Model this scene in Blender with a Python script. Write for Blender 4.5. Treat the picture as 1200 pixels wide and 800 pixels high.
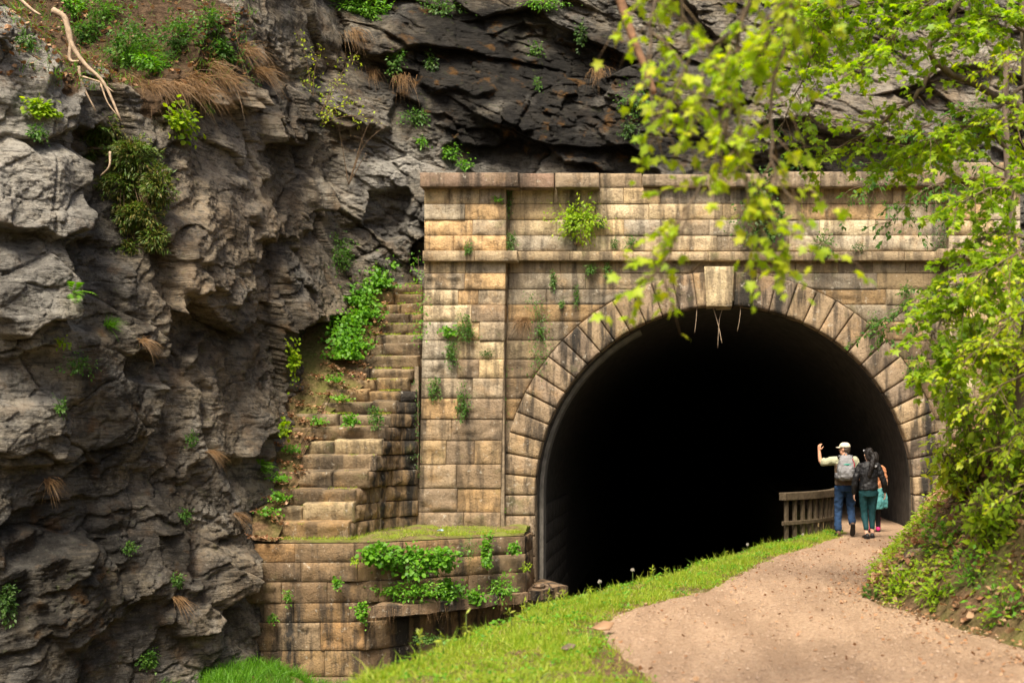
import bpy, bmesh, math, random
import numpy as np
from mathutils import Vector, Matrix

for o in list(bpy.data.objects):
    bpy.data.objects.remove(o)
scene = bpy.context.scene
COL = scene.collection
random.seed(7)
RNG = np.random.default_rng(11)

# ------------------------------------------------------------------ camera
F, D, CH, VX, VY = 1508.0, 26.0, 1.9, 800.0, 510.0     # focal length in photo pixels, distance to portal, eye height, principal point
cam = bpy.data.cameras.new('camera')
cam_o = bpy.data.objects.new('camera', cam)
COL.objects.link(cam_o)
cam_o.location = (0, -D, CH)
cam_o.rotation_euler = (math.radians(90), 0, 0)
cam.sensor_width = 36
cam.lens = F / 1200 * 36
cam.shift_x = (600 - VX) / 1200
cam.shift_y = (VY - 400) / 1200
cam.clip_start = 0.1
cam.clip_end = 3000
cam.dof.use_dof = True
cam.dof.focus_distance = 21.0
cam.dof.aperture_fstop = 1.25
scene.camera = cam_o

# ------------------------------------------------------------------ sky, sun, exposure
SUN_DIR = Vector((-0.12, -0.62, 1.0)).normalized()       # towards the sun
SUN_ELEV = math.asin(SUN_DIR.z)
SUN_AZ = math.atan2(SUN_DIR.x, SUN_DIR.y)
world = bpy.data.worlds.new('World')
scene.world = world
world.use_nodes = True
wn = world.node_tree
for n in list(wn.nodes):
    wn.nodes.remove(n)
sky = wn.nodes.new('ShaderNodeTexSky')
sky.sky_type = 'NISHITA'
sky.sun_disc = False
sky.sun_elevation = SUN_ELEV
sky.sun_rotation = SUN_AZ
sky.air_density = 1.0
sky.dust_density = 8.0
sky.ozone_density = 0.6
bg = wn.nodes.new('ShaderNodeBackground')
bg.inputs['Strength'].default_value = 0.085
wo = wn.nodes.new('ShaderNodeOutputWorld')
wn.links.new(sky.outputs[0], bg.inputs[0])
wn.links.new(bg.outputs[0], wo.inputs[0])
sl = bpy.data.lights.new('sun', 'SUN')
sl.energy = 3.7
sl.angle = math.radians(22)
sl.color = (1.0, 0.90, 0.72)
so = bpy.data.objects.new('sun', sl)
COL.objects.link(so)
so.location = (10, -20, 30)
so.rotation_euler = SUN_DIR.to_track_quat('Z', 'Y').to_euler()
scene.render.engine = 'CYCLES'
scene.render.resolution_x = 1024
scene.render.resolution_y = 682
scene.view_settings.view_transform = 'Standard'
scene.view_settings.look = 'None'
scene.view_settings.gamma = 1.0
scene.view_settings.exposure = 1.03
scene.cycles.max_bounces = 6
scene.cycles.transparent_max_bounces = 4

# ------------------------------------------------------------------ helpers
def S(Y):
    return F / (Y + D)

def P(px, py, Y):
    """photo pixel on the vertical plane y = Y"""
    s = S(Y)
    return Vector(((px - VX) / s, Y, CH - (py - VY) / s))

def PG(px, py, z=0.0):
    """photo pixel on the horizontal plane at height z"""
    d = F * (CH - z) / (py - VY)
    return Vector(((px - VX) * d / F, d - D, z))

def proj(x, y, z):
    s = F / (y + D)
    return VX + x * s, VY - (z - CH) * s

def link(o, parent=None):
    COL.objects.link(o)
    if parent is not None:
        o.parent = parent
    return o

def tag(o, label=None, cat=None, group=None, kind=None):
    if label: o['label'] = label
    if cat: o['category'] = cat
    if group: o['group'] = group
    if kind: o['kind'] = kind
    return o

def empty(name, loc=(0, 0, 0), rz=0.0):
    o = bpy.data.objects.new(name, None)
    o.empty_display_size = 0.2
    o.location = loc
    o.rotation_euler = (0, 0, rz)
    return link(o)

def np_mesh(name, V, Fc, mat=None, smooth=False):
    """V (n,3) array; Fc list of arrays each (m,k) of equal-size polygons"""
    me = bpy.data.meshes.new(name)
    V = np.asarray(V, dtype=np.float32)
    if not isinstance(Fc, list): Fc = [Fc]
    Fc = [np.asarray(f, dtype=np.int32) for f in Fc if len(f)]
    me.vertices.add(len(V))
    me.vertices.foreach_set('co', V.ravel())
    nl = sum(f.size for f in Fc); nf = sum(len(f) for f in Fc)
    me.loops.add(nl); me.polygons.add(nf)
    me.loops.foreach_set('vertex_index', np.concatenate([f.ravel() for f in Fc]))
    tot = np.concatenate([np.full(len(f), f.shape[1], dtype=np.int32) for f in Fc])
    st = np.concatenate([[0], np.cumsum(tot)[:-1]]).astype(np.int32)
    me.polygons.foreach_set('loop_start', st)
    me.polygons.foreach_set('loop_total', tot)
    if smooth:
        me.polygons.foreach_set('use_smooth', np.ones(nf, dtype=bool))
    me.update(calc_edges=True)
    if mat: me.materials.append(mat)
    return me

def obj(name, me, parent=None):
    o = bpy.data.objects.new(name, me)
    return link(o, parent)

class MB:
    """collects geometry for one mesh"""
    def __init__(s): s.v = []; s.f = []; s.n = 0
    def add(s, V, faces):
        V = [tuple(p) for p in V]
        s.v += V
        s.f += [tuple(i + s.n for i in f) for f in faces]
        s.n += len(V)
    def box(s, x0, x1, y0, y1, z0, z1):
        s.add([(x0,y0,z0),(x1,y0,z0),(x1,y1,z0),(x0,y1,z0),(x0,y0,z1),(x1,y0,z1),(x1,y1,z1),(x0,y1,z1)],
              [(0,3,2,1),(4,5,6,7),(0,1,5,4),(1,2,6,5),(2,3,7,6),(3,0,4,7)])
    def tube(s, pts, rad, sides=7, closed=True, ell=None):
        pts = [Vector(p) for p in pts]
        n = len(pts)
        if not hasattr(rad, '__len__'): rad = [rad] * n
        V = []; Fs = []
        up = None
        for i, p in enumerate(pts):
            t = (pts[min(i+1, n-1)] - pts[max(i-1, 0)])
            if t.length < 1e-9: t = Vector((0,0,1))
            t.normalize()
            if up is None:
                up = Vector((0,0,1)) if abs(t.z) < 0.9 else Vector((0,1,0))
            a = t.cross(up)
            if a.length < 1e-6: a = t.orthogonal()
            a.normalize(); b = a.cross(t).normalized(); up = b
            for k in range(sides):
                an = 2 * math.pi * k / sides
                V.append(p + (a * math.cos(an) + b * math.sin(an)) * rad[i])
        for i in range(n-1):
            for k in range(sides):
                k2 = (k+1) % sides
                Fs.append((i*sides+k, i*sides+k2, (i+1)*sides+k2, (i+1)*sides+k))
        if closed:
            Fs.append(tuple(range(sides-1, -1, -1)))
            Fs.append(tuple((n-1)*sides + k for k in range(sides)))
        s.add(V, Fs)
    def mesh(s, name, mat=None, smooth=False):
        me = bpy.data.meshes.new(name)
        me.from_pydata(s.v, [], s.f)
        bm = bmesh.new(); bm.from_mesh(me)
        bmesh.ops.recalc_face_normals(bm, faces=bm.faces)
        bm.to_mesh(me); bm.free()
        if smooth:
            me.polygons.foreach_set('use_smooth', np.ones(len(me.polygons), dtype=bool))
        if mat: me.materials.append(mat)
        return me
    def build(s, name, mat=None, parent=None, smooth=False):
        return obj(name, s.mesh(name, mat, smooth), parent)

# ---- numpy noise
def _h(ix, iy, seed):
    ix = ix.astype(np.int64).astype(np.uint32); iy = iy.astype(np.int64).astype(np.uint32)
    h = ix * np.uint32(374761393) + iy * np.uint32(668265263) + np.uint32((seed * 2246822519) & 0xffffffff)
    h = (h ^ (h >> np.uint32(13))) * np.uint32(1274126177)
    h = (h ^ (h >> np.uint32(16))) * np.uint32(2246822519)
    h = h ^ (h >> np.uint32(15))
    return h
def h01(ix, iy, seed):
    return _h(ix, iy, seed).astype(np.float64) / 4294967295.0
def noise(x, y, seed=0):
    x = np.asarray(x, float); y = np.asarray(y, float)
    x0 = np.floor(x); y0 = np.floor(y)
    fx = x - x0; fy = y - y0
    def g(ax, ay):
        a = h01(x0+ax, y0+ay, seed) * 6.28318530718
        return np.cos(a) * (fx-ax) + np.sin(a) * (fy-ay)
    u = fx*fx*fx*(fx*(fx*6-15)+10); v = fy*fy*fy*(fy*(fy*6-15)+10)
    return ((g(0,0)*(1-u)+g(1,0)*u)*(1-v) + (g(0,1)*(1-u)+g(1,1)*u)*v) * 1.5
def fbm(x, y, seed=0, o=4, lac=2.03, gain=0.5):
    r = 0; a = 1.0
    for i in range(o):
        r = r + a * noise(x, y, seed + i*17); x = x*lac + 3.1; y = y*lac - 1.7; a *= gain
    return r
def voro(x, y, seed):
    x = np.asarray(x, float); y = np.asarray(y, float)
    x0 = np.floor(x); y0 = np.floor(y)
    F1 = np.full(x.shape, 9.0); F2 = np.full(x.shape, 9.0)
    BX = np.zeros(x.shape); BY = np.zeros(x.shape); JX = np.zeros(x.shape); JY = np.zeros(x.shape)
    for dx in (-1,0,1):
        for dy in (-1,0,1):
            cx = x0+dx; cy = y0+dy
            h = _h(cx, cy, seed)
            jx = cx + (h & np.uint32(65535))/65535.0; jy = cy + (h >> np.uint32(16))/65535.0
            d = np.hypot(jx-x, jy-y)
            m = d < F1
            F2 = np.where(m, F1, np.minimum(F2, d))
            F1 = np.where(m, d, F1)
            BX[m] = cx[m]; BY[m] = cy[m]; JX[m] = jx[m]; JY[m] = jy[m]
    return F1, F2, [h01(BX,BY,seed+202), h01(BX,BY,seed+303), h01(BX,BY,seed+404), x-JX, y-JY]
def sstep(a, b, x):
    t = np.clip((x-a)/(b-a), 0, 1); return t*t*(3-2*t)
def stacknoise(seed):
    """scalar noise for small python-side meshes"""
    def f(x, y): return float(noise(np.array([x]), np.array([y]), seed)[0])
    return f

# ---- materials
class NT:
    def __init__(s, name):
        s.m = bpy.data.materials.new(name); s.m.use_nodes = True
        s.t = s.m.node_tree
        for n in list(s.t.nodes): s.t.nodes.remove(n)
        s.out = s.t.nodes.new('ShaderNodeOutputMaterial')
    def n(s, typ, **kw):
        nd = s.t.nodes.new('ShaderNode' + typ)
        for k, v in kw.items():
            if k.startswith('i_'):
                nd.inputs[k[2:].replace('_', ' ')].default_value = v
            else: setattr(nd, k, v)
        return nd
    def l(s, a, b): s.t.links.new(a, b)
    def geo(s): return s.n('NewGeometry')
    def pos(s, scale=(1,1,1), rot=(0,0,0)):
        g = s.n('NewGeometry'); mp = s.n('Mapping')
        mp.inputs['Scale'].default_value = scale; mp.inputs['Rotation'].default_value = rot
        s.l(g.outputs['Position'], mp.inputs['Vector']); return mp.outputs[0]
    def noise(s, vec, scale, detail=6, rough=0.6, dist=0.0):
        nd = s.n('TexNoise'); nd.inputs['Scale'].default_value = scale
        nd.inputs['Detail'].default_value = detail; nd.inputs['Roughness'].default_value = rough
        nd.inputs['Distortion'].default_value = dist
        if vec is not None: s.l(vec, nd.inputs['Vector'])
        return nd.outputs['Fac']
    def voro(s, vec, scale, feature='F1'):
        nd = s.n('TexVoronoi', feature=feature); nd.inputs['Scale'].default_value = scale
        if vec is not None: s.l(vec, nd.inputs['Vector'])
        return nd.outputs['Distance']
    def ramp(s, fac, stops):
        nd = s.n('ValToRGB'); cr = nd.color_ramp
        while len(cr.elements) > 1: cr.elements.remove(cr.elements[-1])
        for i, (p, c) in enumerate(stops):
            e = cr.elements[0] if i == 0 else cr.elements.new(p)
            e.position = p
            if not hasattr(c, '__len__'): c = (c, c, c)
            e.color = (c[0], c[1], c[2], 1)
        s.l(fac, nd.inputs['Fac']); return nd.outputs['Color']
    def mix(s, fac, a, b, mode='MIX'):
        nd = s.n('Mix', data_type='RGBA', blend_type=mode)
        for v, i in ((fac, 0), (a, 6), (b, 7)):
            if hasattr(v, 'is_output'): s.l(v, nd.inputs[i])
            elif i == 0: nd.inputs[0].default_value = v
            else: nd.inputs[i].default_value = (v[0], v[1], v[2], 1)
        return nd.outputs[2]
    def math(s, op, a, b=0.0, clamp=False):
        nd = s.n('Math', operation=op, use_clamp=clamp)
        for i, v in enumerate((a, b)):
            if hasattr(v, 'is_output'): s.l(v, nd.inputs[i])
            else: nd.inputs[i].default_value = v
        return nd.outputs[0]
    def bump(s, h, strength=0.5, dist=0.02, normal=None):
        nd = s.n('Bump'); nd.inputs['Strength'].default_value = strength; nd.inputs['Distance'].default_value = dist
        s.l(h, nd.inputs['Height'])
        if normal is not None: s.l(normal, nd.inputs['Normal'])
        return nd.outputs[0]
    def bsdf(s, color, rough=0.85, normal=None, spec=0.3):
        nd = s.n('BsdfPrincipled')
        nd.inputs['Specular IOR Level'].default_value = spec
        for key, v in (('Base Color', color), ('Roughness', rough)):
            if hasattr(v, 'is_output'): s.l(v, nd.inputs[key])
            elif key == 'Base Color': nd.inputs[key].default_value = (v[0], v[1], v[2], 1)
            else: nd.inputs[key].default_value = v
        if normal is not None: s.l(normal, nd.inputs['Normal'])
        return nd.outputs[0]
    def done(s, sh):
        s.l(sh, s.out.inputs['Surface']); return s.m

M = {}
def leaf_mat(name, cols, trans=0.45, rough=0.5, patch=0.5):
    """leaf: colour varies from leaf to leaf; light passes through"""
    t = NT(name)
    g = t.geo()
    c = t.ramp(g.outputs['Random Per Island'], [(i/(len(cols)-1), c) for i, c in enumerate(cols)])
    big = t.noise(t.pos(), 1.7, 2)
    c = t.mix(t.math('MULTIPLY', t.ramp(big, [(0.4, 0), (0.65, 1)]), patch), c, cols[-1])
    d = t.bsdf(c, rough, spec=0.35)
    tr = t.n('BsdfTranslucent')
    hs = t.n('HueSaturation'); hs.inputs['Saturation'].default_value = 1.1; hs.inputs['Value'].default_value = 1.5
    t.l(c, hs.inputs['Color']); t.l(hs.outputs[0], tr.inputs['Color'])
    mx = t.n('MixShader'); mx.inputs[0].default_value = trans
    t.l(d, mx.inputs[1]); t.l(tr.outputs[0], mx.inputs[2])
    M[name] = t.done(mx.outputs[0])
leaf_mat('leaf_maple', [(0.24,0.38,0.015),(0.34,0.47,0.02),(0.48,0.50,0.028),(0.28,0.42,0.018)], 0.5)
leaf_mat('leaf_spring', [(0.16,0.30,0.015),(0.26,0.41,0.018),(0.38,0.47,0.025),(0.22,0.36,0.018)], 0.5)
leaf_mat('leaf_green', [(0.045,0.12,0.02),(0.07,0.17,0.022),(0.11,0.21,0.03),(0.055,0.14,0.02)], 0.4)
leaf_mat('leaf_dark', [(0.025,0.07,0.012),(0.04,0.10,0.015),(0.07,0.14,0.02),(0.04,0.09,0.015)], 0.35)
leaf_mat('leaf_ivy', [(0.06,0.19,0.012),(0.11,0.28,0.015),(0.17,0.36,0.02),(0.08,0.23,0.015)], 0.4)
leaf_mat('leaf_juniper', [(0.045,0.10,0.010),(0.08,0.15,0.012),(0.17,0.13,0.03),(0.06,0.12,0.012)], 0.25)
leaf_mat('grass_blade', [(0.12,0.25,0.012),(0.22,0.36,0.018),(0.34,0.43,0.03),(0.38,0.40,0.07)], 0.4, patch=0.25)
leaf_mat('grass_lush', [(0.06,0.18,0.012),(0.10,0.26,0.015),(0.14,0.32,0.02),(0.09,0.22,0.015)], 0.4)
leaf_mat('dry_grass', [(0.22,0.13,0.06),(0.30,0.19,0.09),(0.16,0.09,0.04),(0.26,0.16,0.08)], 0.2)
leaf_mat('dead_leaf', [(0.22,0.10,0.045),(0.34,0.19,0.10),(0.42,0.28,0.17),(0.16,0.075,0.035),(0.30,0.15,0.07)], 0.15)

def simple(name, col, rough=0.8, noise_scale=None, var=0.3, spec=0.3, bump=0.0, stretch=(1,1,1)):
    t = NT(name)
    nrm = None; c = col
    if noise_scale:
        tc = t.n('TexCoord'); mp = t.n('Mapping'); mp.inputs['Scale'].default_value = stretch
        t.l(tc.outputs['Object'], mp.inputs[0])
        nz = t.noise(mp.outputs[0], noise_scale, 6)
        c = t.ramp(nz, [(0.3, tuple(x*(1-var) for x in col)), (0.7, tuple(min(1, x*(1+var)) for x in col))])
        if bump: nrm = t.bump(nz, bump, 0.02)
    M[name] = t.done(t.bsdf(c, rough, nrm, spec))
simple('bark', (0.12,0.09,0.065), 0.9, 14, 0.5, bump=0.8, stretch=(1,1,0.25))
simple('twig', (0.16,0.11,0.07), 0.9, 20, 0.4)
simple('dead_wood', (0.36,0.27,0.19), 0.85, 12, 0.35, bump=0.6)
simple('stem', (0.10,0.15,0.03), 0.7)
simple('root', (0.16,0.12,0.085), 0.9, 9, 0.45, bump=0.8)
# ------------------------------------------------------------------ rock cliffs
def rock_material(name, dark=0.0):
    t = NT(name)
    at = t.n('Attribute', attribute_name='zone'); sep = t.n('SeparateColor')
    t.l(at.outputs['Color'], sep.inputs[0])
    soil, wet, light = sep.outputs[0], sep.outputs[1], sep.outputs[2]
    p = t.pos(); ps = t.pos((0.8,0.8,1.9), (0.0,0.45,0.0)); pv = t.pos((2.2,2.2,0.45))
    n1 = t.noise(p, 0.75, 7, 0.60); n2 = t.noise(ps, 2.6, 9, 0.66, 0.3); n3 = t.noise(p, 10, 9, 0.72); nv = t.noise(pv, 1.0, 6, 0.62)
    c = t.ramp(n1, [(0.34,(0.075,0.072,0.067)),(0.45,(0.165,0.157,0.144)),(0.54,(0.235,0.20,0.15)),(0.66,(0.34,0.32,0.28))])
    c = t.mix(t.ramp(n3, [(0.37,0.7),(0.49,0.0)]), c, (0.045,0.041,0.037))
    c = t.mix(t.ramp(t.noise(p,26,5,0.7), [(0.56,0.0),(0.66,0.6)]), c, (0.36,0.33,0.28))
    c = t.mix(t.ramp(n2, [(0.50,0.0),(0.58,0.75)]), c, (0.040,0.037,0.034))
    c = t.mix(t.ramp(nv, [(0.53,0.0),(0.66,0.8)]), c, (0.028,0.026,0.025))
    c = t.mix(t.math('MULTIPLY', t.ramp(t.noise(p,1.6,6,0.62), [(0.55,0),(0.67,1)]), 0.35), c, (0.25,0.155,0.08))
    c = t.mix(t.math('MULTIPLY', at.outputs['Alpha'], t.ramp(n3, [(0.38,0.1),(0.56,0.75)])), c, (0.33,0.25,0.165))
    # paler weathered and lichen-covered faces
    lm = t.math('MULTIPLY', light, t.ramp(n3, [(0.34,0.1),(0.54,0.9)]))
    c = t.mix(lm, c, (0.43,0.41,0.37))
    lich = t.math('MULTIPLY', t.ramp(t.noise(p,7.5,7,0.75), [(0.60,0),(0.66,1)]), t.ramp(t.noise(p,0.7,3), [(0.45,0),(0.6,0.8)]))
    c = t.mix(lich, c, (0.36,0.35,0.29))
    # black mineral film on the wet rock
    c = t.mix(t.math('MULTIPLY', wet, t.ramp(n1, [(0.34,1.0),(0.66,0.90)]), True), c, (0.012,0.0115,0.011))
    c = t.mix(t.math('MULTIPLY', wet, t.ramp(t.noise(p,2.7,5,0.6), [(0.58,0),(0.68,0.6)])), c, (0.15,0.075,0.02))
    # moss specks
    c = t.mix(t.math('MULTIPLY', t.ramp(t.noise(p,5.0,6,0.7), [(0.62,0),(0.70,1)]), 0.4), c, (0.09,0.12,0.025))
    sc = t.ramp(t.noise(p,9,7,0.7), [(0.32,(0.035,0.024,0.015)),(0.5,(0.085,0.055,0.033)),(0.68,(0.16,0.105,0.064))])
    sm = t.math('ADD', soil, t.math('MULTIPLY', t.math('SUBTRACT', n3, 0.5), 0.9))
    c = t.mix(t.ramp(sm, [(0.42,0),(0.58,1)]), c, sc)
    fine = t.noise(p, 30, 6, 0.7)
    fol = t.noise(t.pos((0.8,0.8,6.5), (0.15,0.62,0.0)), 2.4, 8, 0.68, 0.6)
    c = t.mix(t.math('MULTIPLY', t.ramp(fol, [(0.36,0.8),(0.46,0.0)]), t.math('SUBTRACT', 1.0, soil)), c, (0.040,0.037,0.034))
    h = t.math('ADD', t.math('ADD', t.math('MULTIPLY', n2, 0.7), t.math('MULTIPLY', fol, 0.9)), t.math('ADD', t.math('MULTIPLY', n3, 0.6), t.math('MULTIPLY', fine, 0.45)))
    nr = t.bump(h, 1.0, 0.10)
    rough = t.math('SUBTRACT', t.math('SUBTRACT', 0.85, t.math('MULTIPLY', wet, 0.30)), t.math('MULTIPLY', n3, 0.1))
    M[name] = t.done(t.bsdf(c, rough, nr, 0.10))
rock_material('cliff_rock')

def blob(px, py, f):
    """soft-edged block footprint in photo pixels: cx, cy, rx, ry, rot, sharpness"""
    cx, cy, rx, ry, rot = f[:5]
    a = math.radians(rot); ca, sa = math.cos(a), math.sin(a)
    dx = px-cx; dy = py-cy
    u = (dx*ca + dy*sa)/rx; v = (-dx*sa + dy*ca)/ry
    r = (np.abs(u)**4 + np.abs(v)**4)**0.25
    return 1 - sstep(0.86, 1.10, r), u, v

def block_layers(u, z, specs, seed):
    d = np.zeros_like(u)
    for i, (sx, sz, rot, amp, tilt, crk) in enumerate(specs):
        wx = fbm(u/sx*0.8, z/sz*0.8, seed+i*7, 3)*0.20; wz = fbm(u/sx*0.8+9, z/sz*0.8+4, seed+i*7+3, 3)*0.20
        a = math.radians(rot)
        qx = (u*math.cos(a)+z*math.sin(a))/sx + wx; qz = (-u*math.sin(a)+z*math.cos(a))/sz + wz
        F1, F2, R = voro(qx, qz, seed+i*31)
        mk = 1.0 if i == 0 else (0.12+1.1*sstep(-0.10,0.40,fbm(u*0.55+i*5, z*0.55, seed+i*13+2, 3)))
        d += mk*amp*((R[0]-0.5)*2 + tilt*((R[1]-0.5)*2*R[3] + ((R[2]-0.5)*2-0.25)*R[4]))
        d -= mk*crk*(1-sstep(0.0, 0.045 if i < 2 else 0.08, F2-F1))
    return d

def make_cliff(name, plan, us, zs, feats, zone_fn, prof_fn, specs, seed, strata):
    plan = np.array(plan, float)
    seg = np.hypot(*(plan[1:]-plan[:-1]).T); cu = np.concatenate([[0], np.cumsum(seg)])
    du = np.linspace(0, cu[-1], 400)
    px_ = np.interp(du, cu, plan[:,0]); py_ = np.interp(du, cu, plan[:,1])
    k = np.hanning(31); k /= k.sum()
    pad = lambda a: np.concatenate([a[0]+(a[0]-a[1:16][::-1]), a, a[-1]+(a[-1]-a[-16:-1][::-1])])
    px_ = np.convolve(pad(px_), k, 'valid'); py_ = np.convolve(pad(py_), k, 'valid')
    tx = np.gradient(px_, du); ty = np.gradient(py_, du); L = np.hypot(tx, ty); tx /= L; ty /= L
    U, Z = np.meshgrid(us*cu[-1], zs, indexing='ij')
    bx = np.interp(U, du, px_); by = np.interp(U, du, py_)
    nx = np.interp(U, du, ty); ny = -np.interp(U, du, tx)
    off = prof_fn(U/cu[-1], Z)                      # outward offset of the large form
    bx = bx + nx*off; by = by + ny*off
    pxl, pyl = proj(bx, np.maximum(by, -D+2), Z)
    d = block_layers(U, Z, specs, seed)
    # bedding: thin beds of unequal thickness
    sa = math.radians(strata[0]); w = -U*math.sin(sa)+Z*math.cos(sa) + 0.10*fbm(U*0.9, Z*0.9, seed+71, 4)
    q = w/strata[1]; qi = np.floor(q); fr = q-qi
    bed = (h01(qi, qi*0, seed+5)-0.5)*2 * (1-sstep(0.86,1.0,fr)) + (h01(qi+1, qi*0, seed+5)-0.5)*2*sstep(0.86,1.0,fr)
    q2 = w/strata[1]*3.3+0.4*fbm(U*2,Z*2,seed+9,2); qi2 = np.floor(q2); fr2 = q2-qi2
    bed2 = (h01(qi2, qi2*0+3, seed+6)-0.5)*2
    bm_ = sstep(-0.05, 0.4, fbm(U*0.35, Z*0.35, seed+91, 3))
    d += bm_*(strata[2]*bed + strata[2]*0.45*bed2)
    d += 0.12*fbm(U*0.7, Z*0.5, seed+41, 3) + 0.022*fbm(U*4, Z*4, seed+43, 4) + 0.014*fbm(U*15, Z*19, seed+47, 3)
    for f in feats:
        m, uu, vv = blob(pxl + 9*fbm(U*1.6,Z*1.6,seed+60,3), pyl + 9*fbm(U*1.6+7,Z*1.6,seed+61,3), f)
        pr = f[5]; tilt = f[6] if len(f) > 6 else 0.0
        d += m*(pr + tilt*vv + (f[7] if len(f) > 7 else 0)*uu)
    zone = zone_fn(pxl, pyl, U/cu[-1], Z, d)
    soil = zone[...,0]
    d = d*(1-0.75*soil) + soil*0.12*fbm(U*2.5, Z*2.5, seed+77, 4)
    X = bx + nx*d; Y = by + ny*d; Zf = Z - 0.22*np.clip(d, -0.8, 0.8)*(1-soil)
    nu, nz = U.shape
    V = np.stack([X, Y, Zf], -1).reshape(-1, 3)
    i = np.arange(nu*nz).reshape(nu, nz)
    Q = np.stack([i[:-1,:-1], i[1:,:-1], i[1:,1:], i[:-1,1:]], -1).reshape(-1, 4)
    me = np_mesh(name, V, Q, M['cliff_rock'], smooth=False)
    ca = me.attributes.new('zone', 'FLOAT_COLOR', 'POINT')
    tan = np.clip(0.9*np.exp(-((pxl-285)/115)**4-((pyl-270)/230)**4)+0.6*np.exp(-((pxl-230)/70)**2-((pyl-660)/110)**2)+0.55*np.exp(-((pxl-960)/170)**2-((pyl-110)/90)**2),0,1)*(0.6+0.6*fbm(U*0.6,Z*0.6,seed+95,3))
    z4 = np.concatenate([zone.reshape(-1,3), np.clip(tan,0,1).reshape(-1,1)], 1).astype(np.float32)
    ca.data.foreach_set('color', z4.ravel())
    o = obj(name, me)
    tag(o, kind='structure')
    grid = (X, Y, Zf, nx, ny)
    return o, grid

# ---- side cliff, running past the stair towards the camera on the left
plan_left = [(-16.5,-17.0), (-14.2,-12.5), (-11.6,-9.0), (-9.35,-6.0), (-8.25,-3.5), (-7.75,-1.0), (-7.3,1.2), (-6.4,4.0)]
def prof_left(u, z):
    # u 0 = far left ... 1 = inner corner; leans back a little, rounds off into a soil slope on top
    ztop = np.interp(u, [0.0,0.35,0.50,0.535,0.57,0.66,0.75,0.86,1.0], [8.0,8.2,8.6,8.4,7.7,7.75,9.8,12.5,14.0])
    ztop = ztop + 0.35*fbm(u*20, u*0, 5, 3)
    o = -0.10*(z-1.0)
    over = np.maximum(z-ztop, 0)
    o = o - over*1.25 - 0.25*np.clip(over,0,1)
    # belly at mid height
    o = o + 0.25*np.exp(-((z-4.0)/2.0)**2) + 0.08*np.exp(-((z+1.8)/1.3)**2)
    return o
FEL = [ # cx, cy, rx, ry, rot, protrusion, tilt-down, tilt-right   (photo pixels, metres)
 (40,222,66,50,6,0.60,0.10,0.0), (30,95,62,72,-8,0.30,0.10,0.05), (115,72,22,24,12,0.26,0.05,0.0),
 (118,200,30,48,10,-0.45,0.0,0.0), (28,330,58,44,-28,0.42,0.10,0.0), (112,338,40,54,10,-0.22,0.0,0.10),
 (25,505,48,40,-4,0.22,0.06,0.0), (250,106,38,15,14,0.36,0.08,0.0), (333,132,26,36,6,0.42,0.12,-0.05),
 (283,170,30,52,4,0.12,0.0,0.08), (262,280,52,70,16,0.22,0.04,0.0), (365,330,36,46,-24,0.26,0.14,0.0),
 (372,402,26,30,0,-0.40,0.0,0.0), (175,432,28,18,10,-0.28,0.0,0.0), (235,690,60,26,-52,0.26,0.05,0.0),
 (170,640,40,60,-20,0.20,0.05,0.0), (240,745,24,50,-40,0.15,0.0,0.0), (90,690,50,60,-30,0.22,0.06,0.0),
 (60,620,70,26,-20,-0.22,0.0,0.0), (200,500,40,60,10,0.15,0.0,0.1), (285,470,36,70,8,0.20,0.05,0.0),
 (330,240,36,46,12,0.22,0.06,0.0), (150,270,26,40,20,-0.18,0.0,0.0), (205,330,22,30,0,-0.15,0,0),
 (365,470,34,40,-10,-0.12,0.05,0.0), (420,235,30,34,0,0.15,0.05,0), (20,440,40,26,-15,-0.12,0,0)]
def zone_left(px, py, u, z, d):
    ztop = np.interp(u, [0.0,0.35,0.50,0.535,0.57,0.66,0.75,0.86,1.0], [8.0,8.2,8.6,8.4,7.7,7.75,9.8,12.5,14.0])
    soil = sstep(-0.35, 0.35, z-ztop + 0.8*fbm(px*0.02, py*0.02, 21, 4))
    hang = np.exp(-((px-205)/55)**2-((py-75)/38)**2)
    soil = np.maximum(soil, np.clip(hang*1.4, 0, 1))
    wet = 0.75*np.exp(-((px-70)/120)**2-((py-680)/140)**2) + 1.0*np.exp(-((px-480)/45)**2-((py-240)/60)**2) + 0.45*np.exp(-((px-372)/35)**2-((py-405)/35)**2)+0.35*np.exp(-((px-120)/60)**2-((py-240)/70)**2)
    wet = wet + 0.5*sstep(0.15,0.6, fbm(px*0.011, py*0.006, 33, 4))
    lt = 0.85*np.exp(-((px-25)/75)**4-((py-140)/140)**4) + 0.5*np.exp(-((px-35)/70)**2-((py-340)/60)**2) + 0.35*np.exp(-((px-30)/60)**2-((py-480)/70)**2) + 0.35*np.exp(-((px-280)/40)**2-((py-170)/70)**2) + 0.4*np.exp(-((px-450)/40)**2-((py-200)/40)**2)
    return np.stack([soil, np.clip(wet*(1-0.7*np.clip(lt,0,1)),0,1), np.clip(lt,0,1)], -1)
us = np.concatenate([np.linspace(0,0.36,60,endpoint=False), np.linspace(0.36,1.0,640)])
zs = np.concatenate([np.linspace(-3.4,10.2,600,endpoint=False), np.linspace(10.2,16.0,60)])
SPEC = [(2.3,3.6,-16,0.17,2.0,0.06),(1.35,0.95,32,0.095,2.5,0.07),(0.55,0.30,28,0.024,2.2,0.022),(0.20,0.08,20,0.010,2.0,0.008)]
CLIFF_L, GRID_L = make_cliff('rock_cliff', plan_left, us, zs, FEL, zone_left, prof_left, SPEC, 3, (19.0, 0.30, 0.05))

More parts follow.
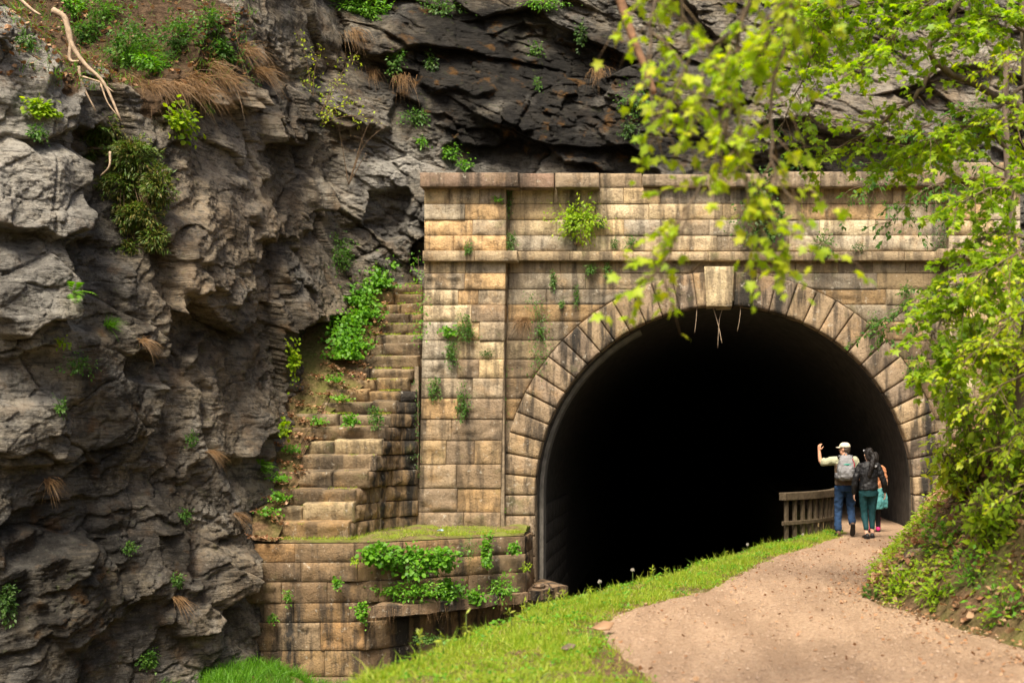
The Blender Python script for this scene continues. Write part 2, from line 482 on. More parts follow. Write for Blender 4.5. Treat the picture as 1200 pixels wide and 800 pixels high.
# ---- cliff rising behind the portal
plan_back = [(-8.6,0.9), (-6.6,2.5), (-4.0,2.9), (0.0,3.0), (4.0,2.7), (8.5,2.4), (16.0,1.0), (26.0,-2.0)]
def prof_back(u, z):
    o = -0.22*(z-7.2)
    o = o + 0.55*np.exp(-((z-9.2)/1.1)**2)*np.interp(u,[0,0.15,0.3,0.5],[0,0.5,1,0.3])
    return o - np.maximum(z-14.5,0)*1.0
FEB = [(520,60,80,40,20,0.25,0.1,0.0), (640,150,90,26,22,0.25,0.12,0.0), (760,170,60,22,28,0.2,0.1,0.0),
 (570,180,50,16,0,-0.3,0,0), (455,250,26,30,0,-0.4,0,0), (650,60,60,20,24,-0.2,0,0), (420,120,40,34,6,0.3,0.1,0.0),
 (900,150,60,30,-14,0.2,0.08,0), (420,225,40,36,0,0.15,0.05,0), (1010,130,70,30,10,0.22,0.06,0)]
def zone_back(px, py, u, z, d):
    wet = 2.4*np.exp(-((px-600)/165)**2-((py-98-0.20*(px-590))/80)**2) + 0.8*np.exp(-((px-790)/100)**2-((py-170)/55)**2) + 0.7*np.exp(-((px-470)/40)**2-((py-260)/40)**2)
    wet = wet*(0.75+0.6*fbm(px*0.012,py*0.02,55,4)) + 0.25*sstep(0.1,0.6,fbm(px*0.01,py*0.014,56,3))
    lt = 0.9*np.exp(-((px-520)/80)**2-((py-192)/20)**2) + 0.75*np.exp(-((px-440)/38)**2-((py-215)/40)**2)+0.25*sstep(0,0.5,fbm(px*0.012,py*0.02,58,3)) + 0.12*np.exp(-((px-1000)/130)**2-((py-120)/80)**2)
    soil = sstep(14.2, 15.2, z)
    return np.stack([soil, np.clip(wet,0,1), np.clip(lt,0,1)], -1)
us = np.concatenate([np.linspace(0.0,0.55,620,endpoint=False), np.linspace(0.55,1.0,60)])
zs = np.concatenate([np.linspace(4.9,5.6,8,endpoint=False), np.linspace(5.6,12.6,330,endpoint=False), np.linspace(12.6,18,30)])
SPECB = [(2.8,1.3,-20,0.20,1.9,0.05),(1.1,0.55,-24,0.10,2.1,0.08),(0.42,0.20,-22,0.042,2.1,0.035),(0.18,0.08,-18,0.015,2.0,0.014)]
CLIFF_B, GRID_B = make_cliff('rock_cliff', plan_back, us, zs, FEB, zone_back, prof_back, SPECB, 23, (-24.0, 0.28, 0.05))

# surface lookup: nearest cliff vertex to a photo pixel (front-most)
def _lookup(grid):
    X, Y, Z, nx, ny = grid
    px, py = proj(X, np.maximum(Y, -D+2), Z)
    return px, py, Y, X, Z, nx, ny
LK = [_lookup(GRID_L), _lookup(GRID_B)]
def on_cliff(px, py, which=None, r=3.0):
    best = None
    for gi, g in enumerate(LK):
        if which is not None and gi != which: continue
        m = (np.abs(g[0]-px) < r) & (np.abs(g[1]-py) < r)
        if m.any():
            idx = np.argwhere(m)
            k = idx[np.argmin(g[2][m])]; k = tuple(k)
            if best is None or g[2][k] < best[0].y:
                best = (Vector((g[3][k], g[2][k], g[4][k])), Vector((g[5][k], g[6][k], 0)))
    if best is None and r < 30: return on_cliff(px, py, which, r*2)
    return best
# ------------------------------------------------------------------ ground, path, water
def poly(pts):
    a = np.array(pts, float); o = np.argsort(a[:,1]); return a[o,1], a[o,0]
_xr = poly([(3.9,-40),(3.5,-20),(3.08,-14.4),(2.62,-12.7),(2.13,-10.9),(2.25,-10.0),(2.73,-8.1),(3.35,-5.6),(3.95,-3.6),(4.25,-2),(4.62,0.0),(4.66,2),(4.66,80)])
_xl = poly([(0.4,-40),(0.2,-20),(-0.23,-16.1),(-0.68,-14.5),(-0.82,-13.8),(-0.86,-13.1),(-0.78,-12.5),(-0.50,-11.8),(0.32,-10.1),(1.31,-6.2),(2.60,-2.9),(3.05,-1.2),(3.2,0),(3.2,80)])
_xg = poly([(-3.2,-40),(-2.9,-20),(-2.40,-16.1),(-1.95,-14),(-1.52,-12),(-0.85,-10.2),(-0.08,-8.3),(1.22,-4.8),(2.25,-2.2),(2.72,-1.2),(2.80,0),(2.8,80)])
def xr(y): return np.interp(y, *_xr)
def xl(y): return np.interp(y, *_xl)
def xg(y): return np.interp(y, *_xg)
BED = -2.65
def ground_z(x, y):
    x = np.asarray(x, float); y = np.asarray(y, float)
    n = fbm(x*0.9, y*0.9, 301, 4); nf = fbm(x*3.5, y*3.5, 305, 3)
    # right bank
    e = x - (xr(y) + 0.10*nf)
    k = np.interp(y, [-30,-16,-12,-8,-4,0], [0.7,0.95,1.05,1.15,1.55,1.8])
    up = np.clip(e, 0, None)
    zb = np.where(up < 2.6, up*k, 2.6*k + (up-2.6)*0.45) * (0.92+0.2*n) + 0.06*nf*np.clip(up*4,0,1)
    zb = np.minimum(zb, 7.0 + n)
    # left bank falling to the canal
    g = (xg(y) + 0.05*nf) - x
    kd = np.interp(y, [-30,-3,-1.5,0,80], [1.15,1.3,2.5,14,14])
    gg = np.clip(g, 0, None)
    zl = -(gg*kd*sstep(0,0.35,gg)) + 0.10*n*np.clip(gg,0,1)
    zl = np.maximum(zl, BED + 0.45*np.exp(-((x+7.8)/1.3)**4-((y+4.2)/1.3)**4) + 0.10*n + 0.04*nf)
    flat = 0.02*n + 0.035*sstep(0.0,0.35,xl(y)-x)*sstep(-0.1,0.4,x-xg(y))*(0.6+nf)
    # ruts worn slightly below the verge
    z = np.where(e > 0, zb, np.where(g > 0, zl, 0.0)) + flat
    return z
def grid_mesh(name, xs, ys, zf, mat, mask=None, smooth=True):
    X, Y = np.meshgrid(xs, ys, indexing='ij'); Z = zf(X, Y)
    V = np.stack([X, Y, Z], -1).reshape(-1,3); nx, ny = X.shape
    i = np.arange(nx*ny).reshape(nx, ny)
    Q = np.stack([i[:-1,:-1], i[1:,:-1], i[1:,1:], i[:-1,1:]], -1).reshape(-1,4)
    return np_mesh(name, V, Q, mat, smooth)

t = NT('ground_soil')
p = t.pos()
n1 = t.noise(p, 1.3, 6); n2 = t.noise(p, 16, 8, 0.7)
c = t.ramp(n2, [(0.3,(0.045,0.028,0.016)),(0.5,(0.12,0.075,0.042)),(0.7,(0.22,0.145,0.085))])
c = t.mix(t.math('MULTIPLY', t.ramp(n1, [(0.42,0),(0.62,1)]), 0.5), c, (0.10,0.14,0.025))
M['ground_soil'] = t.done(t.bsdf(c, 0.95, t.bump(n2, 0.8, 0.04), 0.1))
t = NT('path_gravel')
p = t.pos()
n1 = t.noise(p, 0.8, 6, 0.6); n2 = t.noise(p, 28, 8, 0.75); n3 = t.noise(p, 110, 3, 0.7)
v = t.voro(p, 60)
c = t.ramp(n2, [(0.30,(0.20,0.125,0.075)),(0.5,(0.37,0.255,0.17)),(0.68,(0.50,0.37,0.265))])
c = t.mix(t.ramp(t.noise(t.pos((1.6,0.35,1)),1.0,6,0.6), [(0.40,0.0),(0.58,0.6)]), c, (0.22,0.145,0.095))
c = t.mix(t.ramp(v, [(0.06,0.35),(0.16,0.0)]), c, (0.46,0.35,0.26))
c = t.mix(t.ramp(n3, [(0.30,0.65),(0.42,0.0)]), c, (0.13,0.08,0.05))
h = t.math('ADD', t.math('MULTIPLY', n2, 0.5), t.math('MULTIPLY', t.ramp(v, [(0,1),(0.5,0)]), 0.5))
M['path_gravel'] = t.done(t.bsdf(c, 0.95, t.bump(h, 0.9, 0.03), 0.15))
t = NT('canal_water_surface')
b = t.bsdf((0.012,0.014,0.010), 0.07, t.bump(t.noise(t.pos(), 3.0, 3), 0.1, 0.02), 0.5)
M['canal_water_surface'] = t.done(b)

xs = np.concatenate([np.linspace(-22,-9,30,endpoint=False), np.linspace(-9,-4,40,endpoint=False), np.linspace(-4,7,250,endpoint=False), np.linspace(7,24,60)])
ys = np.concatenate([np.linspace(-46,-18,60,endpoint=False), np.linspace(-18,0.2,260)])
GROUND = obj('ground', grid_mesh('ground', xs, ys, lambda x,y: ground_z(x,y) - 0.012, M['ground_soil']))
tag(GROUND, kind='structure')
far = np_mesh('ground', [(-900,-900,-3.6),(900,-900,-3.6),(900,900,-3.6),(-900,900,-3.6)], np.array([[0,1,2,3]]), M['ground_soil'])
fo = obj('ground', far); tag(fo, kind='structure')

# path sheet, following its own edges
ts = np.linspace(0,1,40); py_ = np.concatenate([np.linspace(-45,-18,30,endpoint=False), np.linspace(-18,0,200,endpoint=False), np.linspace(0,60,40)])
TT, YY = np.meshgrid(ts, py_, indexing='ij')
L_ = xl(YY) + 0.07*fbm(YY*1.5, YY*0+2, 71, 4); R_ = xr(YY) + 0.07*fbm(YY*1.5, YY*0+9, 72, 4)
XX = L_*(1-TT)+R_*TT
ZZ = 0.012 + 0.018*fbm(XX*0.9, YY*0.9, 301, 2) - 0.02*np.clip(1-np.abs(TT-0.5)*2,0,1)*0 + 0.012*fbm(XX*4, YY*4, 77, 3)
ZZ = ZZ - 0.05*(sstep(0.0,0.03,0.03-TT)+sstep(0.0,0.03,TT-0.97))
i = np.arange(TT.size).reshape(TT.shape)
Q = np.stack([i[:-1,:-1], i[1:,:-1], i[1:,1:], i[:-1,1:]], -1).reshape(-1,4)
PATH = obj('path', np_mesh('path', np.stack([XX,YY,ZZ],-1).reshape(-1,3), Q, M['path_gravel'], True)); tag(PATH, kind='structure')
# canal edge under the towpath inside the tunnel
mb = MB(); mb.box(2.86, 4.8, 0.12, 60, -2.9, -0.02)
tow = mb.build('towpath_wall', M['ground_soil']); tag(tow, kind='structure')
wat = np_mesh('canal_water', [(-4.6,-9,-2.42),(3.2,-9,-2.42),(3.2,60,-2.42),(-4.6,60,-2.42)], np.array([[0,1,2,3]]), M['canal_water_surface'])
tag(obj('canal_water', wat), kind='structure')

# ------------------------------------------------------------------ masonry
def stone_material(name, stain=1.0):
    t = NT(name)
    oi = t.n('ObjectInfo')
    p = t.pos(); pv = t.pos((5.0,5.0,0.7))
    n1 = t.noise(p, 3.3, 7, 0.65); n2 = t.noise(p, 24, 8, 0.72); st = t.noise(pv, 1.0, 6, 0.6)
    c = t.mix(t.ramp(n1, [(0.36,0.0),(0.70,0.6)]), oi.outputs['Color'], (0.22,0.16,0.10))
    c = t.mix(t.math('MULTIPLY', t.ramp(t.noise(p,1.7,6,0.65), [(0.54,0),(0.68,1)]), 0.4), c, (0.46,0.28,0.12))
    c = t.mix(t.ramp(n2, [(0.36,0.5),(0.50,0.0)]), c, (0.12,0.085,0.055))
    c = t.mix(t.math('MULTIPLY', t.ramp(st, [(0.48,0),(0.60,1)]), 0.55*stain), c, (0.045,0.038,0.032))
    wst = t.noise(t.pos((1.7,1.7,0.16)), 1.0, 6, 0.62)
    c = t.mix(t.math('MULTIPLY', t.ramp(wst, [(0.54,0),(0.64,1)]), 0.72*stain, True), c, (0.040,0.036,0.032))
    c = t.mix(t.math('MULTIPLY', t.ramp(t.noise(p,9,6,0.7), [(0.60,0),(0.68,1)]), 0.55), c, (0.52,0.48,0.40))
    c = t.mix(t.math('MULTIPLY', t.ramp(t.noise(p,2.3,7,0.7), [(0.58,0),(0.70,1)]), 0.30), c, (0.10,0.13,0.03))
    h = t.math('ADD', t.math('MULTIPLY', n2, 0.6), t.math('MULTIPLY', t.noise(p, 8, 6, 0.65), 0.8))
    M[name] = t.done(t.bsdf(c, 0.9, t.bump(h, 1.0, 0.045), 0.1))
stone_material('sandstone', 1.0)
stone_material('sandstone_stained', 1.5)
simple('mortar', (0.20,0.155,0.105), 0.95, 12, 0.5, bump=0.6)
simple('soot_shade_stone', (0.055,0.048,0.040), 0.95, 5, 0.5, bump=0.8)  # sooty stone, coloured extra dark to carry the tunnel's lack of light
simple('pale_keystone', (0.50,0.42,0.30), 0.9, 10, 0.12, bump=0.3)
simple('lining_concrete', (0.20,0.185,0.16), 0.9, 5, 0.35, bump=0.4)

def stone(c4, normal, depth, amp, mat, parent, color, name='stone', chamf=0.010, gap=0.0035, seed=None, dense=1.0):
    """one dressed block: c4 = front corners (bl, br, tr, tl); rock-faced relief of amp metres inside the margins"""
    c = [np.array(p, float) for p in c4]; n = np.array(normal, float); n /= np.linalg.norm(n)
    cen = sum(c)/4
    W = (np.linalg.norm(c[1]-c[0])+np.linalg.norm(c[2]-c[3]))/2; H = (np.linalg.norm(c[3]-c[0])+np.linalg.norm(c[2]-c[1]))/2
    if W < 0.03 or H < 0.03: return None
    sd = seed if seed is not None else random.randint(0, 9999)
    def ticks(Ln, k):
        e = min(0.2, gap/Ln); ch = min(0.25, chamf/Ln)
        return np.concatenate([[e], np.linspace(e+ch, 1-e-ch, k), [1-e]])
    k1 = max(3, int(round(W/0.065*dense))); k2 = max(3, int(round(H/0.065*dense)))
    k1 = min(k1, 15); k2 = min(k2, 8)
    ss = ticks(W, k1); tt = ticks(H, k2)
    Sx, Tx = np.meshgrid(ss, tt, indexing='ij')
    B = ((1-Sx)*(1-Tx))[...,None]*c[0] + (Sx*(1-Tx))[...,None]*c[1] + (Sx*Tx)[...,None]*c[2] + ((1-Sx)*Tx)[...,None]*c[3]
    es = np.minimum(Sx, 1-Sx)*W; et = np.minimum(Tx, 1-Tx)*H; e = np.minimum(es, et)
    rel = sstep(gap+0.002, gap+chamf+0.035, e)
    nz = fbm(Sx*W*3.2+sd, Tx*H*4.5, sd, 3)
    F1, F2, R = voro(Sx*W*3.0+sd*0.37, Tx*H*4.0, sd+5)
    dsp = np.where(e <= gap+0.003, -chamf*0.8, 0) + rel*amp*(0.40 + 1.1*nz + 1.1*(R[0]-0.5) + 1.0*(R[1]-0.5)*R[4] + 0.6*(R[2]-0.5)*R[3])
    wob = 0.008*noise(Sx*5+sd, Tx*5, sd+9)*np.where(e <= gap+0.003, 1, 0)
    V = B + n*(dsp + wob)[...,None]
    a, b = Sx.shape
    idx = np.arange(a*b).reshape(a, b)
    Q = [np.stack([idx[:-1,:-1], idx[1:,:-1], idx[1:,1:], idx[:-1,1:]], -1).reshape(-1,4)]
    rim = np.concatenate([idx[:,0], idx[-1,1:], idx[-2::-1,-1], idx[0,-2:0:-1]])
    Vf = V.reshape(-1,3); back = Vf[rim] - n*depth - n*((Vf[rim]-cen)@n)[:,None]
    m = len(rim); bi = a*b + np.arange(m)
    Q.append(np.stack([rim, bi, np.roll(bi,-1), np.roll(rim,-1)], -1))
    allV = np.concatenate([Vf, back]) - cen
    me = np_mesh(name, allV, Q, mat, smooth=False)
    o = obj(name, me, parent); o.location = tuple(cen)
    o.color = (color[0], color[1], color[2], 1)
    return o

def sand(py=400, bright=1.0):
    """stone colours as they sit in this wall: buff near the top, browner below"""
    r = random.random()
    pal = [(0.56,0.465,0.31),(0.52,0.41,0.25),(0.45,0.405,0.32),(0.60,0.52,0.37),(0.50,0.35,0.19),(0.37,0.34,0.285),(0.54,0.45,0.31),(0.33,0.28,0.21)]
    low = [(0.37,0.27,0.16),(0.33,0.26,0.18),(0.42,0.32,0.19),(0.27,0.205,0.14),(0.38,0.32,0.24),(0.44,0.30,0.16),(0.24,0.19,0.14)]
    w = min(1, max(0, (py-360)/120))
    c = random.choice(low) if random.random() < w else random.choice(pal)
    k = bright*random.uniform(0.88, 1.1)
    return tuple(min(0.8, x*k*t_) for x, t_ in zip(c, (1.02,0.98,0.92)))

PORTAL = empty('tunnel_portal', (0.85, 0, 0))
tag(PORTAL, 'buff sandstone tunnel portal with round arch, pilasters and coping', 'tunnel portal')
PORTAL.location = (0,0,0)
CX, RI, RO, CY = 849.0, 222.0, 263.0, 580.0        # arch centre, intrados and extrados radius in photo pixels
YW, YP, YV = 0.26, 0.0, 0.18                        # wall, pilaster and arch ring faces
rows_up = [220,239,257.5,276,294]
rows_dn = [306,320,339,357,377,399,421,443,467,491,516,544,572,600,626]
def rect(x0, x1, y0, y1, Y, tilt=0.0):
    return [P(x0,y1,Y), P(x1,y1,Y), P(x1,y0,Y), P(x0,y0,Y)]
NF = (0,-1,0)
# backing
def slab_px(mb, quad_px, Y0, Y1):
    a = [P(x,y,Y0) for x,y in quad_px]; b = [Vector((v.x, Y1, v.z)) for v in a]
    n = len(a)
    mb.add(a+b, [tuple(range(n)), tuple(range(2*n-1,n-1,-1))] + [(i, n+i, n+(i+1)%n, (i+1)%n) for i in range(n)])
mb = MB()
pts = []
N = 40
for i in range(N):          # ring-shaped backing cut in strips around the opening
    a0 = math.pi*i/N; a1 = math.pi*(i+1)/N
    def ip(a): return (CX-(RI+6)*math.cos(a), CY-(RI+6)*math.sin(a))
    def op(a):
        x, y = -math.cos(a), -math.sin(a)
        k = min(abs(345/x) if abs(x) > 1e-6 else 1e9, abs((CY-206)/y) if abs(y) > 1e-6 else 1e9)
        return (CX+x*k, CY+y*k)
    slab_px(mb, [ip(a0), op(a0), op(a1), ip(a1)], YW+0.03, YW+0.9)
slab_px(mb, [(497,700),(497,580),(CX-RI-6,580),(CX-RI-6,700)], YW+0.03, YW+0.9)
slab_px(mb, [(CX+RI+6,700),(CX+RI+6,580),(1200,580),(1200,700)], YW+0.03, YW+0.9)
mb.box(-3.5,-2.995,0.32,1.0,-2.9,0.35)
mb.build('wall_core', M['mortar'], PORTAL)
slabs = MB()
def ext_x(y, side):
    dy = CY - y
    if dy <= 0: return CX + side*RO
    if dy >= RO: return None
    return CX + side*math.sqrt(RO*RO-dy*dy)
def split(x0, x1, lo, hi):
    xs = [x0]; 
    while x1 - xs[-1] > hi: xs.append(xs[-1] + random.uniform(lo, hi))
    if x1 - xs[-1] < lo*0.6 and len(xs) > 1: xs.pop()
    xs.append(x1); return xs
def wall_row(x0t, x0b, x1t, x1b, y0, y1, Y, lo, hi, parent, amp=0.024, bright=1.0):
    # vertical joints; only the stone against the arch has a slanting end
    xa, xb = max(x0t, x0b), min(x1t, x1b)
    n = max(1, int(round((xb-xa)/random.uniform(lo,hi))))
    cut = [xa+(xb-xa)*(i+random.uniform(-0.28,0.28))/n for i in range(1,n)]
    tops_ = [x0t]+cut+[x1t]; bots_ = [x0b]+cut+[x1b]
    for i in range(len(tops_)-1):
        q = [P(bots_[i], y1, Y), P(bots_[i+1], y1, Y), P(tops_[i+1], y0, Y), P(tops_[i], y0, Y)]
        off = random.uniform(-0.015,0.015)
        q = [Vector((v.x, v.y+off, v.z)) for v in q]
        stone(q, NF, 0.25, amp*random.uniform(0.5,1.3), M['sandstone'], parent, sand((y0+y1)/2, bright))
PXL, PXR = 597, 1110
for y0, y1 in zip(rows_up[:-1], rows_up[1:]):
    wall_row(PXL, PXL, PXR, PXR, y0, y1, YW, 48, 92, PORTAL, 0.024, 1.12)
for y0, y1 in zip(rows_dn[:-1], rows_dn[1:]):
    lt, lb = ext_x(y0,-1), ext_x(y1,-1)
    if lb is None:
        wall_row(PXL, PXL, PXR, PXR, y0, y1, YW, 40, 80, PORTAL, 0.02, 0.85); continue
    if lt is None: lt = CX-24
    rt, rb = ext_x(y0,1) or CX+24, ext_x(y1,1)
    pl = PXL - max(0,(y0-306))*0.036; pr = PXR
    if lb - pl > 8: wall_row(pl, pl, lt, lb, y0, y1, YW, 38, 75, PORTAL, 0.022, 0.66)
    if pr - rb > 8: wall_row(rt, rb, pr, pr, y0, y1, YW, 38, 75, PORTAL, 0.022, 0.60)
# pilasters, each a part with its own stones
for side in (0, 1):
    mbp = MB()
    xa, xb = (497, 593) if side == 0 else (1112, 1196)
    yb = 700 if side else 640
    slab_px(mbp, [(xa+2,yb),(xa+2,206),(xb-2,206),(xb-2,yb)], YP+0.035, YW+0.7)
    pil = mbp.build('pilaster', M['mortar'], PORTAL)
    for y0, y1 in list(zip(rows_up[:-1], rows_up[1:])) + list(zip(rows_dn[:-1], rows_dn[1:])) :
        sh0 = -max(0,y0-300)*0.022 if side == 0 else 0; sh1 = -max(0,y1-300)*0.022 if side == 0 else 0
        n = random.choice([2,2,3]) if y1 < 480 else random.choice([2,2,2,3])
        w = [random.uniform(0.7,1.4) for _ in range(n)]; cw = [0]+list(np.cumsum(w)/sum(w))
        for j in range(n):
            e0 = xa + (xb-xa)*cw[j]; e1 = xa + (xb-xa)*cw[j+1]
            off = random.uniform(-0.02,0.02)
            q = [P(e0+sh1,y1,YP+off), P(e1+sh1,y1,YP+off), P(e1+sh0,y0,YP+off), P(e0+sh0,y0,YP+off)]
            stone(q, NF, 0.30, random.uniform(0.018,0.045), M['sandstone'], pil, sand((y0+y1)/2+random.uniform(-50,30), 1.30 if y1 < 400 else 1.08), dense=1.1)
        # the returns that face the arch (left pilaster) or the cliff
        xe = (xb+sh0) if side == 0 else xa
        a0, a1 = P(xe,y1,YP), P(xe,y0,YP)
        if side == 0:
            xw = a0.x-0.004
            stone([(xw,YP+0.03,a0.z),(xw,YW+0.05,a0.z),(xw,YW+0.05,a1.z),(xw,YP+0.03,a1.z)], (1,0,0), 0.05, 0.012, M['sandstone'], pil, sand(420,0.9))
            xw = P(xa+sh0,y1,YP).x+0.004
            stone([(xw,YW+0.7,a0.z),(xw,YP+0.03,a0.z),(xw,YP+0.03,a1.z),(xw,YW+0.7,a1.z)], (-1,0,0), 0.05, 0.02, M['sandstone'], pil, sand(420,0.8))
        else:
            xw = a0.x+0.004
            stone([(xw,YW+0.05,a0.z),(xw,YP+0.03,a0.z),(xw,YP+0.03,a1.z),(xw,YW+0.05,a1.z)], (-1,0,0), 0.05, 0.012, M['sandstone'], pil, sand(420,0.9))
# arch ring
NV = 33
def arc(a, r): return (CX - r*math.cos(a), CY - r*math.sin(a))
for i in range(NV):
    if i == NV//2: continue
    a0 = math.pi*i/NV; a1 = math.pi*(i+1)/NV
    cpx = [arc(a0,RO), arc(a0,RI), arc(a1,RI), arc(a1,RO)]
    q = [P(x,y,YV+random.uniform(-0.012,0.012)) for x,y in cpx]
    g = random.uniform(0.75,1.1)
    col = random.choice([(0.36,0.27,0.18),(0.40,0.30,0.19),(0.33,0.25,0.18),(0.42,0.31,0.19),(0.30,0.235,0.175)])
    stone([q[1],q[0],q[3],q[2]] if False else q, NF, 0.62, 0.010, M['sandstone_stained'], PORTAL, tuple(x*g for x in col), name='voussoir', chamf=0.03, gap=0.008)
for sgn in (-1, 1):
    for y0, y1 in ((580,604),(604,628),(628,652),(652,678),(678,704)):
        xa, xb = (CX-RO, CX-RI) if sgn < 0 else (CX+RI, CX+RO)
        stone(rect(xa,xb,y0,y1,YV), NF, 0.62, 0.010, M['sandstone_stained'], PORTAL, (0.34,0.26,0.18), name='jamb_stone', chamf=0.03, gap=0.008)
k4 = [P(828,359,YV-0.13), P(858,359,YV-0.13), P(861,312,YV-0.13), P(825,312,YV-0.13)]
stone(k4, NF, 0.75, 0.004, M['sandstone'], PORTAL, (0.62,0.50,0.31), name='keystone', chamf=0.008)
# string course and coping
def band(x0, x1, y0, y1, Y, name, bright=1.0, amp=0.008, depth=0.5, dy=0.0, wth=None, col=None):
    q = rect(x0, x1, y0+dy, y1+dy, Y)
    return stone(q, NF, depth, amp, M['sandstone'], PORTAL, col or tuple(x*bright for x in (0.46,0.36,0.23)), name=name, chamf=0.010, gap=0.0035)
for x0, x1 in zip(*[(lambda v: (v[:-1], v[1:]))([495,556,606])][0]):
    band(x0, x1, 293.5, 306, YP-0.16, 'string_course_stone', 1.02)
sx = [606,668,742,830,905,985,1060,1100]
for x0, x1 in zip(sx[:-1], sx[1:]):
    band(x0, x1, 294.5+random.uniform(-0.6,0.6), 305.5, YW-0.17, 'string_course_stone', random.uniform(0.8,1.1))
band(1100, 1200, 291, 303.5, YP-0.16, 'string_course_stone', 0.95)
cop = [(492,607,202,219,YP-0.24,(0.26,0.185,0.14)),(608.5,649,203,220,YW-0.34,(0.30,0.20,0.15)),(650.5,702,202.5,219.5,YW-0.36,(0.34,0.27,0.19)),
       (703,752,203,220,YW-0.02,(0.34,0.26,0.17)),(753,832,204,218,YW-0.16,(0.30,0.24,0.17)),(833,902,203,219,YW-0.20,(0.30,0.24,0.18)),
       (903,1016,201,219,YW-0.30,(0.34,0.27,0.19)),(1017.5,1108,201,218,YW-0.28,(0.30,0.24,0.17)),(1110,1202,190,209,YP-0.26,(0.33,0.27,0.19))]
for x0,x1,y0,y1,Y,col in cop:
    band(x0,x1,y0,y1,Y,'coping_stone',amp=0.014,depth=1.0,col=col)
# tunnel lining
def px2w(x, Y=YV): return (x-VX)/S(Y)
cxw = px2w(CX); czw = P(0,CY,YV).z; riw = RI/S(YV)
mb = MB()
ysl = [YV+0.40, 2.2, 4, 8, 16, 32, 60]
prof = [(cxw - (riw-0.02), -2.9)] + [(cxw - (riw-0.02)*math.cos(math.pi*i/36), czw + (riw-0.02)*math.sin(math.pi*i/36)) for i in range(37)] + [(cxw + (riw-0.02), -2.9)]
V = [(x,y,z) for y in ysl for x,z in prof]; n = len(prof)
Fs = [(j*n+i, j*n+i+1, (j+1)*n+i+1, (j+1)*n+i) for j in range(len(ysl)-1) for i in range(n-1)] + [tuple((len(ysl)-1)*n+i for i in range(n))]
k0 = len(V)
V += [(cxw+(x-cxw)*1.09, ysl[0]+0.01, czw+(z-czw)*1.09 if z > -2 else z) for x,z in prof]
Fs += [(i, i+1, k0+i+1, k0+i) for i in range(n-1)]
mb.add(V, Fs); mb.build('tunnel_lining', M['soot_shade_stone'], PORTAL)
# pale ring just behind the arch stones
mb = MB()
V = []; r0, r1 = riw-0.10, riw+0.02
for y in (YV+0.64, YV+1.15):
    for r in (r0, r1):
        V += [(cxw-r, y, -2.9)] + [(cxw - r*math.cos(math.pi*i/40), y, czw + r*math.sin(math.pi*i/40)) for i in range(15)]
m = 16
Fs = []
for i in range(m-1):
    Fs += [(i,i+1,m+i+1,m+i), (2*m+i,3*m+i,3*m+i+1,2*m+i+1), (i,2*m+i,2*m+i+1,i+1)]
mb.add(V, Fs); mb.build('lining_ring', M['lining_concrete'], PORTAL)
# soot- and shade-darkened blocks of the canal side wall just inside the mouth
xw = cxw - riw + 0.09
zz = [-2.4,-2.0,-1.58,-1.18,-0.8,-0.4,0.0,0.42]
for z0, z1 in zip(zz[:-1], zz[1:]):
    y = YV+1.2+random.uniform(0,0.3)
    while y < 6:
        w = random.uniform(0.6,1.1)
        stone([(xw,y,z0),(xw,y+w,z0),(xw,y+w,z1),(xw,y,z1)], (1,0,0), 0.08, 0.02, M['soot_shade_stone'], PORTAL, (0.06,0.05,0.04), name='lining_stone', dense=0.6)
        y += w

# ------------------------------------------------------------------ canal retaining wall with its ledge
WALL = empty('canal_retaining_wall', (-6,-2.6,-2.4)); WALL.location = (0,0,0)
tag(WALL, 'low sandstone block retaining wall with grassy ledge beside the canal', 'wall')
def along(pl, d):
    for a, b in zip(pl[:-1], pl[1:]):
        L = math.hypot(b[0]-a[0], b[1]-a[1])
        if d <= L+1e-6: return (a[0]+(b[0]-a[0])*d/L, a[1]+(b[1]-a[1])*d/L)
        d -= L
    return pl[-1]
def plen(pl): return sum(math.hypot(b[0]-a[0], b[1]-a[1]) for a,b in zip(pl[:-1],pl[1:]))
def course(pl, z0, z1, lo, hi, parent, mat, bright=1.0, amp=0.035, py=620, holes=(), depth=0.35, cuts=None, back=0.0):
    L = plen(pl); d = 0.0
    if cuts is None:
        cuts = [0.0]
        while L-cuts[-1] > hi: cuts.append(cuts[-1]+random.uniform(lo,hi))
        cuts.append(L)
    for i,(a,b) in enumerate(zip(cuts[:-1], cuts[1:])):
        if i in holes: continue
        p0 = along(pl,a); p1 = along(pl,b)
        t_ = Vector((p1[0]-p0[0], p1[1]-p0[1], 0)).normalized(); nn = Vector((t_.y,-t_.x,0))
        o_ = nn*random.uniform(-0.02,0.02)
        q = [Vector((p0[0],p0[1],z0))+o_, Vector((p1[0],p1[1],z0))+o_, Vector((p1[0],p1[1],z1))+o_, Vector((p0[0],p0[1],z1))+o_]
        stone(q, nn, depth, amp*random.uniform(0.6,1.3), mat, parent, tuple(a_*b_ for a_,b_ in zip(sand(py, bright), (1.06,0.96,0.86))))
A, B_, C_ = (-8.25,-2.72), (-5.72,-2.62), (-3.06,-0.95)
up_pl = [A, B_, (-4.4,-1.75), C_]
lo_pl = [A, B_, (-4.75,-1.65), (-3.55,-0.2), (-3.03,0.75)]
zr = [-0.06,-0.40,-0.755,-1.14,-1.49,-2.0,-2.48,-2.9]
LU = plen(up_pl)
course(up_pl, zr[1], zr[0], 0.7,1.1, WALL, M['sandstone'], 0.62, cuts=[0,0.30,1.22,2.30,3.2,4.1,4.9,LU])
course(up_pl, zr[2], zr[1], 0.7,1.1, WALL, M['sandstone'], 0.60, cuts=[0,0.32,1.33,2.35,3.3,3.9,4.9,LU])
